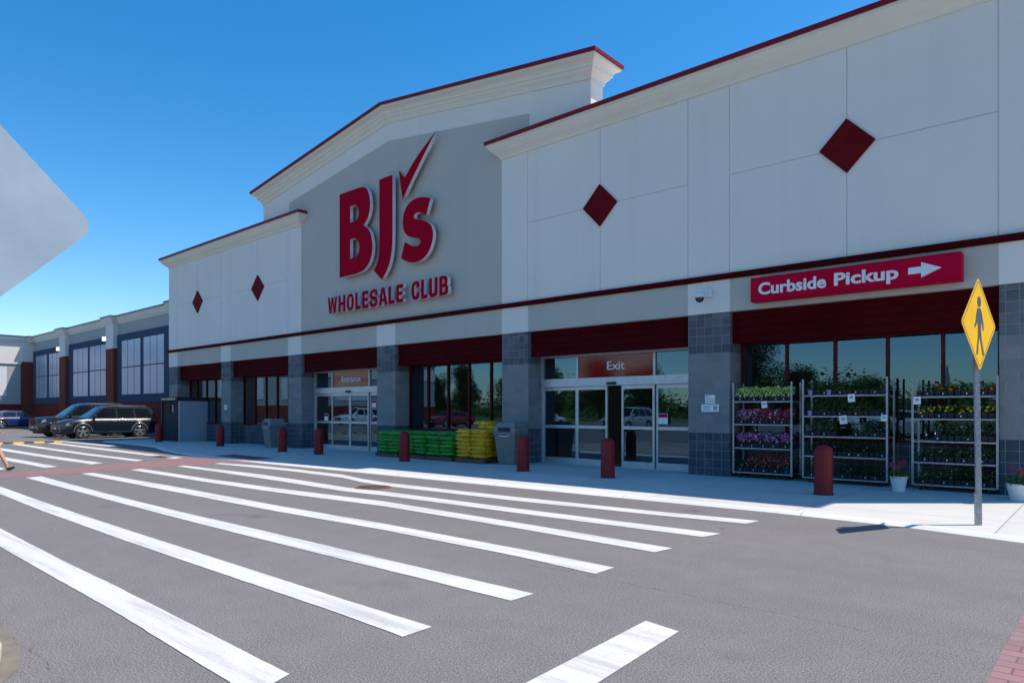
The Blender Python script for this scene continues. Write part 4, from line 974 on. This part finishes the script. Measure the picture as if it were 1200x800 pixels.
SH = ['top', 'second', 'third', 'fourth', 'bottom']; PO = {5: ['leftmost', 'second left', 'central', 'second right', 'rightmost'], 4: ['leftmost', 'second left', 'second right', 'rightmost']}
for ri, (lb, x0, x1, y, sh, top, nm) in enumerate(RK):
    rack(lb, x0, x1, y, sh, top)
    for si, row in enumerate(PL[ri]):
        n = len(row); w = (x1-x0-.08)/n
        for ti, kd in enumerate(row):
            if not kd: continue
            key = (kd, ri, (ti+si) % 2); loc = (x0+.04+w*(ti+.5), y+.27, sh[si]+.003)
            if key not in tp:
                k = KINDS[kd]; tp[key] = o = tray_proto(w*.97, .46, k['h'], k['nleaf'], k['bl'], len(tp)*7+1, k.get('dark')); o.location = loc
            else: o = cpy(tp[key], loc)
            shn = SH[si] if si < len(row) and not (si == len(sh)-1) else 'bottom'
            o['label'] = f"tray of {KINDS[kd]['nm']}, {PO[n][ti]} on {shn} shelf, {nm}"; o['group'] = 'plant trays on the racks'
for i, (x, z, s, lb) in enumerate(((-5.66, 1.63, .12, 'white price card below the top shelf of the petunia rack'), (-3.93, 1.75, .13, 'white price card below the top shelf of the middle rack'), (-4.08, 1.32, .14, 'white price card below the second shelf of the middle rack'), (-3.35, 1.36, .10, 'small white price card at the right end of the middle rack'), (-2.78, 1.69, .12, 'white price card at the top left of the marigold rack'))):
    t = thing('price_card', lb, 'price card', (x, 14.585 if i < 4 else 14.52, z)); t.rotation_euler = (0, (-.1, -.06, -.12, 0, .0)[i], 0)
    q = MB(); q.box(-s/2, s/2, -.004, 0, -s*.6, s*.6); q.build('card', M['paper'], t); q = MB(); q.box(-s*.25, s*.25, -.0052, -.004, -s*.1, s*.3); q.build('figures', M['kiosk'], t)
# lilac wrapped pots on the middle rack
for i, (x, z, lb) in enumerate(((-4.72, 1.82, 'lilac flower pot at the left end of the middle rack top shelf'), (-4.36, 1.82, 'second lilac flower pot from left on the middle rack top shelf'), (-4.73, 1.40, 'lilac flower pot on the second shelf of the middle rack'))):
    q = MB(); q.lathe([(.035, 0), (.05, .10), (.054, .10), (.045, .09), (.001, .085)], n=14); tag(q.build('flower_pot', M['pot_purple'], at=(x, 14.62-.0, z)), lb, 'flower pot', 'lilac pots')
def white_pot(label, loc, r, seed):
    rr = random.Random(seed); t = thing('potted_geranium', label, 'potted plant', loc, 0, 'white pots of geraniums')
    q = MB(); q.lathe([(r*.62, 0), (r*.66, .0), (r*.95, .24), (r, .245), (r, .275), (r*.93, .275), (r*.9, .22), (.001, .22)], n=24); q.build('pot', M['whitep'], t, smooth=40)
    q = MB()
    for _ in range(260):
        a = rr.uniform(0, 6.283); rad = r*1.15*math.sqrt(rr.random()); z = .24+rr.random()*.18*(1.2-rad/r*.6); leaf(q, (rad*math.cos(a), rad*math.sin(a), z), .05, rr)
    q.build('foliage', M['leaf'], t)
    q = MB(); s_ = MB()
    for _ in range(7):
        a = rr.uniform(0, 6.283); rad = r*rr.uniform(.1, 1.05); c = (rad*math.cos(a), rad*math.sin(a), rr.uniform(.40, .52)); s_.tube((c[0]*.7, c[1]*.7, .25), c, .004, n=5)
        for _ in range(12): bloom(q, (c[0]+rr.gauss(0, .022), c[1]+rr.gauss(0, .022), c[2]+rr.gauss(0, .018)), .017, rr)
    s_.build('stem', M['leaf'], t); q.build('blooms', M['pet_red'], t)
white_pot('white pot of red geraniums between the middle and right racks', (-3.0, 14.12, .03), .15, 1)
white_pot('white pot of red geraniums against the right corner pillar', (-1.2, 13.95, .03), .19, 2)

# ================================================================== CARS
def car(label, loc, rz, pm, kind='suv'):
    t = thing('parked_car', label, 'car', loc, rz, 'parked cars')
    L0, L1 = -2.42, 2.45; WB = 1.42; HW = .97; sill = .30; ar = .435; wz = .37; r = .37
    if kind == 'truck': hood, belt, roof, fr = 1.16, 1.17, 1.88, -.02
    elif kind == 'sedan': hood, belt, roof, fr = .92, .98, 1.50, 0
    else: hood, belt, roof, fr = 1.05, 1.08, 1.74, 0
    def hoodz(x):
        if x > 1.0: u = (x-1.0)/1.45; return belt-(belt-hood)*.4-(belt*.20)*u**2.6 if kind != 'truck' else belt-.02-(.10)*u**3
        if x < -2.1: return belt-.12*((-2.1-x)/.32)**2
        return belt
    def hw(x):
        k = 1.0
        if x > 1.5: k -= .13*((x-1.5)/.95)**2.2
        if x < -1.7: k -= .08*((-1.7-x)/.72)**2
        return HW*k
    xs = sorted(set([round(L0+i*.07, 3) for i in range(int((L1-L0)/.07)+1)]+[L1]))
    rows = []
    for x in xs:
        low = sill
        for wc in (WB, -WB):
            if abs(x-wc) < ar: low = max(low, wz+math.sqrt(ar*ar-(x-wc)**2))
        if x > 2.1: low = max(low, sill-.04+.10*(x-2.1)/.35)
        hz = hoodz(x); w = hw(x)
        ring = [(w-.28, low), (w-.03, low), (w, max(.48, low+.02)), (w+.008, max(.70, low+.03)), (w-.012, max(.86, low+.05)), (w-.05, hz-.06), (w-.10, hz-.015), (w*.6, hz+.02), (0, hz+.035)]
        rows.append([(x, y, z) for y, z in ring]+[(x, -y, z) for y, z in reversed(ring[:-1])])
    n = len(rows[0]); q = MB(); q.add([p for rr_ in rows for p in rr_], [(k*n+i, k*n+i+1, (k+1)*n+i+1, (k+1)*n+i) for k in range(len(rows)-1) for i in range(n-1)])
    q.add(rows[0], [tuple(range(n))]); q.add(rows[-1], [tuple(range(n))])
    q.build('body', pm, t, smooth=35)
    q = MB(); q.box(L0+.1, L1-.15, -.68, .68, .22, .8); q.build('underbody', M['rubber'], t)
    # greenhouse
    yb, yr = HW-.075, HW-.28
    A = [(1.18, belt-.02), (.36, roof-.05), (.1, roof-.02), (-1.85, roof-.03), (-2.1, roof-.09), (-2.36, belt-.02)]
    if kind == 'sedan': A = [(.95, belt-.02), (.1, roof-.04), (-.3, roof-.02), (-1.0, roof-.03), (-1.3, roof-.10), (-2.0, belt-.02)]
    def yy(z): return yb-(yb-yr)*(z-belt)/(roof-belt)
    q = MB(); m_ = len(A)
    Ls = [(x, yy(z), z) for x, z in A]; Ml = [(x, yy(z)*.6, z+.035*(z > belt)) for x, z in A]; C = [(x, 0, z+.05*(z > belt)) for x, z in A]; Mr = [(x, -y, z) for x, y, z in Ml]; Rs = [(x, -y, z) for x, y, z in Ls]
    q.add(Ls+Ml+C+Mr+Rs, [(k*m_+i, k*m_+i+1, (k+1)*m_+i+1, (k+1)*m_+i) for k in range(4) for i in range(m_-1)]); q.add(Ls, [tuple(range(m_))]); q.add(Rs, [tuple(range(m_))])
    q.build('cabin', pm, t, smooth=40)
    # side windows
    zt, zb = roof-.12, belt+.015
    if kind == 'sedan': W = [[(.78, zb), (.14, zt), (-.28, zt), (-.28, zb)], [(-.36, zb), (-.36, zt), (-.95, zt-.01), (-1.25, zt-.12), (-1.25, zb)]]
    else: W = [[(1.0, zb), (.36, zt), (-.22, zt), (-.22, zb)], [(-.31, zb), (-.31, zt), (-1.12, zt), (-1.16, zb)], [(-1.26, zb), (-1.22, zt), (-1.86, zt-.02), (-2.12, zb+.12), (-2.08, zb)]]
    for s in (-1, 1):
        for k, w in enumerate(W):
            q = MB(); q.add([(x, s*(yy(z)+.006), z) for x, z in w], [tuple(range(len(w)))]); o = q.build('side_window', M['carglass'], t)
        q = MB(); q.path([(W[0][0][0]+.03, s*(yy(zb)+.008), zb-.012), (W[-1][-1][0], s*(yy(zb)+.008), zb-.012)], .007, 6); q.build('window_trim', M['alu'], t)
        q = MB(); q.box(.30, 1.0, 0, 0, 0, 0) if False else None
        q.add([(.92, s*.86, belt+.02), (.80, s*.88, belt+.04), (.78, s*1.10, belt+.03), (.86, s*1.11, belt+.03), (.92, s*.86, belt+.15), (.80, s*.88, belt+.18), (.78, s*1.10, belt+.19), (.86, s*1.11, belt+.16)], [(0, 1, 2, 3), (4, 5, 6, 7), (0, 1, 5, 4), (1, 2, 6, 5), (2, 3, 7, 6), (3, 0, 4, 7)]); q.build('mirror', pm, t, bevel=.02)
        for hx in (-.12, -1.02):
            q = MB(); q.path([(hx-.09, s*(HW+.005), .93), (hx-.08, s*(HW+.03), .935), (hx+.08, s*(HW+.03), .935), (hx+.09, s*(HW+.005), .93)], .013, 6); q.build('door_handle', M['chrome'] if kind != 'sedan' else pm, t)
        q = MB()
        for dx in (.86, -.27, -1.16): q.box(dx-.005, dx+.005, s*(HW+.002), s*(HW+.0095), .38, belt-.08)
        q.build('door_gap', M['rubber'], t)
        q = MB(); q.box(-.95, .95, s*(HW-.005), s*(HW+.018), .31, .38); q.build('rocker_trim', M['rubber'] if kind == 'sedan' else M['chrome'], t)
        if kind != 'sedan':
            q = MB(); q.path([(.1, s*.62, roof+.0), (.0, s*.62, roof+.045), (-1.8, s*.62, roof+.045), (-1.9, s*.62, roof-.01)], .016, 6); q.build('roof_rail', M['chrome'], t)
        q = MB(); hz = hoodz(2.2)
        q.add([(2.455, s*.42, hz-.24), (2.46, s*.45, hz-.12), (2.12, s*.925, hz-.06), (2.05, s*.955, hz-.19), (2.30, s*.88, hz-.26)], [(0, 1, 2, 3, 4)]); q.add([(2.40, s*.42, hz-.24), (2.40, s*.45, hz-.10), (2.10, s*.85, hz-.05)], [(0, 1, 2)]); q.build('headlight', M['headl'], t)
        q = MB(); q.box(2.06, 2.16, s*.915, s*.957, hz-.16, hz-.08); q.build('turn_signal', M['amber'], t)
        q = MB(); q.box(-2.44, -2.18, s*.80, s*.915, belt-.25, belt+.02); q.build('tail_light', M['tail'], t, bevel=.015)
        # arch trim
        for wc in (WB, -WB):
            q = MB(); pts = [(wc+ar*math.cos(a), s*(HW+.004), wz+ar*math.sin(a)) for a in [math.pi*i/14 for i in range(15)]]; q.path(pts, .02, 6); q.build('arch_trim', M['rubber'] if kind != 'suv' else M['galv'], t)
    # windscreens
    (xa, za), (xb, zb2) = A[0], A[1]
    def wsq(pa, pb, f0, f1, push):
        (xa, za), (xb, zb_) = pa, pb; q = MB(); rows = []
        for f in (f0, f1):
            x = xa+(xb-xa)*f; z = za+(zb_-za)*f; cr = .0 if False else 0
            e = (.035 if False else 0)
            yw = yy(z)-.06
            c6 = .035*f; c0 = .05*f
            rows.append([(x+push, yw, z+c6*.3+.004), (x+push, yw*.62, z+c6+.008), (x+push, 0, z+c0+.008), (x+push, -yw*.62, z+c6+.008), (x+push, -yw, z+c6*.3+.004)])
        q.add(rows[0]+rows[1], [(i, i+1, 6+i, 5+i) for i in range(4)]); return q
    wsq(A[0], A[1], .08, .93, .012).build('windscreen', M['carglass'], t)
    wsq(A[-1], A[-2], .25, .93, -.012).build('rear_window', M['carglass'], t)
    hz = hoodz(2.3)
    q = MB()
    for k in range(5): q.box(2.40, 2.47, -.42, .42, hz-.36+k*.05, hz-.34+k*.05)
    q.build('grille', M['chrome' if kind == 'suv' else 'rubber'], t)
    q = MB(); q.box(2.36, 2.462, -.43, .43, hz-.38, hz-.10); q.box(2.30, 2.47, -.62, .62, .38, .50); q.build('grille_backing', M['rubber'], t)
    q = MB(); q.box(2.472, 2.48, -.16, .16, .50, .60); q.box(-2.445, -2.43, -.16, .16, .72, .84); q.build('number_plate', M['paper'], t)
    for sx in (WB, -WB):
        for s in (-1, 1):
            q = MB(); yc = s*(HW-.115)
            q.lathe([(r-.09, -.115), (r-.02, -.12), (r, -.09), (r, .09), (r-.02, .12), (r-.09, .115)], (sx, yc, r), 32, 'Y', caps=False); w = q.build('wheel', M['rubber'], t, smooth=50)
            q = MB(); q.lathe([(r-.09, .10*s), (r-.11, .115*s), (r-.125, .08*s), (r-.13, -.05*s)], (sx, yc, r), 32, 'Y', caps=False)
            for k in range(5):
                a = 6.283*k/5+.3; c, s2 = math.cos(a), math.sin(a); nx, nz = -s2, c
                q.add([(sx+c*.04+nx*.05, yc+s*.10, r+s2*.04+nz*.05), (sx+c*.04-nx*.05, yc+s*.10, r+s2*.04-nz*.05), (sx+c*(r-.11)-nx*.055, yc+s*.095, r+s2*(r-.11)-nz*.055), (sx+c*(r-.11)+nx*.055, yc+s*.095, r+s2*(r-.11)+nz*.055),
                       (sx+c*.04+nx*.05, yc+s*.06, r+s2*.04+nz*.05), (sx+c*.04-nx*.05, yc+s*.06, r+s2*.04-nz*.05), (sx+c*(r-.11)-nx*.055, yc+s*.05, r+s2*(r-.11)-nz*.055), (sx+c*(r-.11)+nx*.055, yc+s*.05, r+s2*(r-.11)+nz*.055)], [(0, 1, 2, 3), (4, 7, 6, 5), (0, 4, 5, 1), (1, 5, 6, 2), (2, 6, 7, 3), (3, 7, 4, 0)])
            q.lathe([(.055, .09*s), (.05, .118*s), (.001, .12*s)], (sx, yc, r), 16, 'Y', caps=False)
            q.build('rim', M['rimm'], w, smooth=30)
            q = MB(); q.lathe([(r-.13, -.02*s), (.001, -.02*s)], (sx, yc, r), 24, 'Y', caps=False); q.build('brake_disc', M['rubber'], w)
    return t
P_navy = paint('car_paint_navy_black', (0.006, 0.010, 0.018)); P_blue = paint('car_paint_blue', (0.01, 0.03, 0.13)); P_black = paint('car_paint_black', (0.006, 0.008, 0.011))
P_white = paint('car_paint_white', (0.7, 0.7, 0.7)); P_silver = paint('car_paint_silver', (0.4, 0.42, 0.43)); P_red = paint('car_paint_red', (0.35, 0.02, 0.02))
suv = car('dark navy family wagon nearest the store corner, nose to the left', (-42.5, 13.80, 0), R(-90), P_navy)
trk = car('black truck based estate car parked behind the navy one', (-45.6, 13.55, 0), R(-90), P_black, 'truck')
blu = car('blue saloon car at the far left below the cross wing', (-69.6, 15.9, 0), R(90), P_blue, 'sedan')
LOT = [(-11.5, -13, 'white', P_white, suv, 90), (-8.7, -13.2, 'silver', P_silver, blu, -90), (-19.2, -13.4, 'white', P_white, blu, 90), (-27, -13, 'silver', P_silver, suv, 90), (-35.5, -13.3, 'white', P_white, suv, -90), (-46, -13, 'red', P_red, blu, 90), (-3.2, -13.1, 'dark', P_black, blu, 90), (-60, -13, 'white', P_white, suv, 90)]
for i, (x, y, cn, pm, src, rz) in enumerate(LOT):
    nth = ['opposite the exit doors', 'right of the exit doors', 'opposite the green bags', 'opposite the entrance', 'opposite the far window bay', 'opposite the left wing pilaster', 'behind the camera position', 'farthest along the opposite row'][i]
    c = cpy(src, (x, y, 0), R(rz), f'{cn} car in the car park row across the lane, {nth}', 'parked cars', {'body': pm, 'cabin': pm, 'mirror': pm})

# ================================================================== PERSON
pr_ = thing('person', 'person in orange shirt, cream shorts and brown shoes walking along the crosswalk', 'person', (-20.82, 4.12, 0), math.atan2(.66, .75))
def skinned(name, pts, edges, m, parent, root=0, sub=2):
    me = bpy.data.meshes.new(name); me.from_pydata([p[:3] for p in pts], edges, []); o = bpy.data.objects.new(name, me); col.objects.link(o)
    md = o.modifiers.new('s', 'SKIN'); md.use_smooth_shade = True
    for i, v in enumerate(me.skin_vertices[0].data): v.radius = (pts[i][3], pts[i][4] if len(pts[i]) > 4 else pts[i][3]); v.use_root = (i == root)
    sb_ = o.modifiers.new('d', 'SUBSURF'); sb_.levels = sub; sb_.render_levels = sub
    bpy.context.view_layer.update()
    m2 = bpy.data.meshes.new_from_object(o.evaluated_get(bpy.context.evaluated_depsgraph_get())); bpy.data.objects.remove(o)
    for p in m2.polygons: p.use_smooth = True
    m2.materials.clear(); m2.materials.append(m); r_ = bpy.data.objects.new(name, m2); col.objects.link(r_); r_.parent = parent; return r_
# local +x is the walking direction
pts = [(0, 0, .92, .09, .11), (0, 0, 1.10, .085, .11), (.02, 0, 1.32, .10, .15), (.03, 0, 1.46, .06, .07), (.05, 0, 1.53, .05, .052), (.055, 0, 1.57, .05, .05), (.06, 0, 1.60, .045, .045),
       (0, .10, .86, .09), (.20, .10, .52, .06), (.40, .10, .17, .042), (.42, .10, .08, .04), (.55, .10, .12, .035),
       (0, -.10, .86, .09), (-.06, -.10, .48, .06), (-.33, -.10, .16, .042), (-.36, -.10, .11, .04), (-.26, -.10, .03, .035),
       (.02, .19, 1.40, .055), (-.10, .24, 1.13, .042), (.02, .26, .90, .032), (.03, .26, .86, .03),
       (.02, -.19, 1.40, .055), (.17, -.24, 1.15, .042), (.44, -.25, .99, .032), (.50, -.25, .965, .03)]
ed = [(0, 1), (1, 2), (2, 3), (3, 4), (4, 5), (5, 6), (0, 7), (7, 8), (8, 9), (9, 10), (10, 11), (0, 12), (12, 13), (13, 14), (14, 15), (15, 16), (2, 17), (17, 18), (18, 19), (19, 20), (2, 21), (21, 22), (22, 23), (23, 24)]
body = skinned('body', pts, ed, M['skin'], pr_)
for sy, base, d in ((1, Vector((.035, .26, .85)), Vector((.15, 0, -1))), (-1, Vector((.52, -.25, .96)), Vector((1, 0, -.25)))):
    d.normalize(); sd_ = Vector((0, 1, 0)); nn = d.cross(sd_)
    hp = [(*base, .03)]; he = []
    for k, (off, ln) in enumerate(((-.030, .075), (-.010, .085), (.010, .08), (.030, .065))):
        a = base+d*.035+sd_*off; b = a+d*ln*.5+nn*.004; c = b+d*ln*.45+nn*.018; i0 = len(hp)
        hp += [(*a, .011), (*b, .0095), (*c, .008)]; he += [(0, i0), (i0, i0+1), (i0+1, i0+2)]
    a = base+sd_*(-.03 if sy < 0 else -.03)+d*.015; b = a+d*.035-sd_*.018+nn*.012; i0 = len(hp); hp += [(*a, .012), (*b, .0095)]; he += [(0, i0), (i0, i0+1)]
    skinned('hand', hp, he, M['skin'], pr_, sub=1)
sh = [(0, 0, .78, .145, .175), (0, 0, 1.10, .14, .165), (.02, 0, 1.33, .14, .19), (.03, 0, 1.44, .075, .10), (.02, .19, 1.40, .075), (-.06, .23, 1.22, .068), (.02, -.19, 1.40, .075), (.11, -.225, 1.24, .068)]
skinned('shirt', sh, [(0, 1), (1, 2), (2, 3), (2, 4), (4, 5), (2, 6), (6, 7)], M['shirt'], pr_)
so = [(0, 0, .97, .12, .14), (0, .10, .85, .115), (.12, .10, .66, .10), (.19, .10, .55, .095), (0, -.10, .85, .115), (-.03, -.10, .66, .10), (-.055, -.10, .53, .095)]
skinned('shorts', so, [(0, 1), (1, 2), (2, 3), (0, 4), (4, 5), (5, 6)], M['shorts'], pr_)
skinned('shoe', [(.40, .10, .06, .05), (.50, .10, .075, .048), (.60, .10, .12, .035)], [(0, 1), (1, 2)], M['shoe'], pr_)
skinned('shoe', [(-.40, -.10, .12, .045), (-.33, -.10, .07, .045), (-.24, -.10, .035, .035)], [(0, 1), (1, 2)], M['shoe'], pr_)
def ovoid(name, c, rx, ry, rz, m, f=None, n=20):
    q = MB(); vs = []
    for k in range(n+1):
        a = math.pi*k/n
        for i in range(n*2):
            b = math.pi*i/n; p = [math.sin(a)*math.cos(b), math.sin(a)*math.sin(b), math.cos(a)]
            if f: p = f(*p)
            vs.append((c[0]+p[0]*rx, c[1]+p[1]*ry, c[2]+p[2]*rz))
    w = n*2; q.add(vs, [(k*w+i, k*w+(i+1) % w, (k+1)*w+(i+1) % w, (k+1)*w+i) for k in range(n) for i in range(w)])
    return q.build(name, m, pr_, smooth=60)
def headf(x, y, z):
    if z < 0: k = 1+.22*z; y *= k; x = x*(1+.10*z)+(.10*(-z) if x > 0 else .18*(-z))
    return x, y, z
ovoid('head', (.065, 0, 1.655), .100, .076, .122, M['skin'], headf)
def hairf(x, y, z):
    if x > .15: z = max(z, .45+.1*x)
    elif z < -.25: z = -.25+(z+.25)*.2
    return x, y, z
ovoid('hair', (.052, 0, 1.672), .102, .082, .120, M['hair'], hairf)
ovoid('nose', (.170, 0, 1.640), .020, .013, .022, M['skin'])
for s in (-1, 1):
    q = MB(); q.lathe([(.001, -.012), (.010, -.008), (.013, 0), (.010, .008), (.001, .012)], (.151, .030*s, 1.668), 12, 'Z', caps=False); q.build('eye', M['eyew'], pr_, smooth=60)
    skinned('ear', [(.06, s*.085, 1.66, .012), (.055, s*.092, 1.63, .010)], [(0, 1)], M['skin'], pr_, sub=1)
q = MB(); q.box(.150, .164, -.022, .022, 1.598, 1.606); q.build('mouth', M['letter'], pr_, bevel=.003)

# ================================================================== TREES BEYOND THE CAR PARK (seen in the glass)
def tree_proto(name, label, seed, h, cr, nl):
    rr = random.Random(seed); t = thing(name, label, 'tree', (0, 0, 0), 0, 'trees beyond the car park')
    q = MB(); q.tube((0, 0, 0), (.1, .05, h*.35), h*.035, h*.024, 10)
    cl = []
    for k in range(26):
        a = rr.uniform(0, 6.283); rad = cr*rr.uniform(.15, .75); z = h*rr.uniform(.25, .9); c = Vector((rad*math.cos(a)*(1.2-z/h*.6), rad*math.sin(a)*(1.2-z/h*.6), z)); cl.append((c, cr*rr.uniform(.28, .48)))
        q.tube((.1, .05, h*rr.uniform(.25, .5)), c, h*.012, h*.004, 6)
    q.build('trunk', M['bark'], t); q = MB()
    for c, s in cl:
        for _ in range(nl*4):
            v = Vector((rr.gauss(0, 1), rr.gauss(0, 1), rr.gauss(0, 1))).normalized()*s*rr.random()**.4; leaf(q, c+v, rr.uniform(.14, .28), rr)
    q.build('crown', M['treeleaf'], t); return t
tps = [tree_proto('broadleaf_tree', '', 11, 9.5, 4.2, 260), tree_proto('broadleaf_tree', '', 12, 7.0, 4.0, 260), tree_proto('broadleaf_tree', '', 13, 8.0, 3.6, 260)]
TR = [(-37, -60, 0, 1.15), (-31, -62, 1, 1.0), (-44, -62, 2, .9), (-24, -64, 1, .8), (-52, -58, 1, 1.1), (-61, -60, 0, 1.0), (-70, -57, 2, 1.1), (-79, -60, 1, 1.2), (-89, -58, 0, 1.0), (-100, -60, 2, 1.1), (-111, -57, 1, 1.2), (-123, -60, 0, 1.1), (-136, -58, 2, 1.2), (-150, -60, 0, 1.1), (-16, -70, 1, .55), (-165, -60, 1, 1.3)]
cnt = {}
for i, (x, y, k, s) in enumerate(TR):
    o = tps[k] if k not in cnt else cpy(tps[k]); cnt[k] = 1
    o.location = (x, y, 0); o.rotation_euler = (0, 0, i*1.7); o.scale = (s, s, s)
    nm = ['first', 'second', 'third', 'fourth', 'fifth', 'sixth', 'seventh', 'eighth', 'ninth', 'tenth', 'eleventh', 'twelfth', 'thirteenth', 'fourteenth', 'fifteenth', 'sixteenth'][sorted(range(len(TR)), key=lambda j: -TR[j][0]).index(i)]
    o['label'] = f'broad green tree beyond the car park, {nm} from the right end'

rr = random.Random(77); q = MB()
for i in range(26000):
    x = rr.uniform(-330, 40); y = rr.uniform(-92, -80); z = rr.random()**.8*(5.5+1.6*math.sin(x*.13)+1.3*math.sin(x*.37+1)+rr.uniform(-.6, .8)); leaf(q, (x, y, z), rr.uniform(.4, .9), rr)
rows = []
for i in range(75):
    x = -330+i*5.0; h = .72*(5.5+1.6*math.sin(x*.13)+1.3*math.sin(x*.37+1)); rows.append([(x, -80.5, -.1), (x+rr.uniform(-1, 1), -81.5+rr.uniform(-.6, .6), h*.6), (x, -84+rr.uniform(-1, 1), h), (x, -91, -.1)])
for a, b in zip(rows, rows[1:]): q.add(a+b, [(0, 1, 5, 4), (1, 2, 6, 5), (2, 3, 7, 6)])
wd = q.build('far_woodland', M['treeleaf']); wd['kind'] = 'stuff'; tag(wd, 'dense green woodland edge beyond the car park and grass verge', 'woodland')
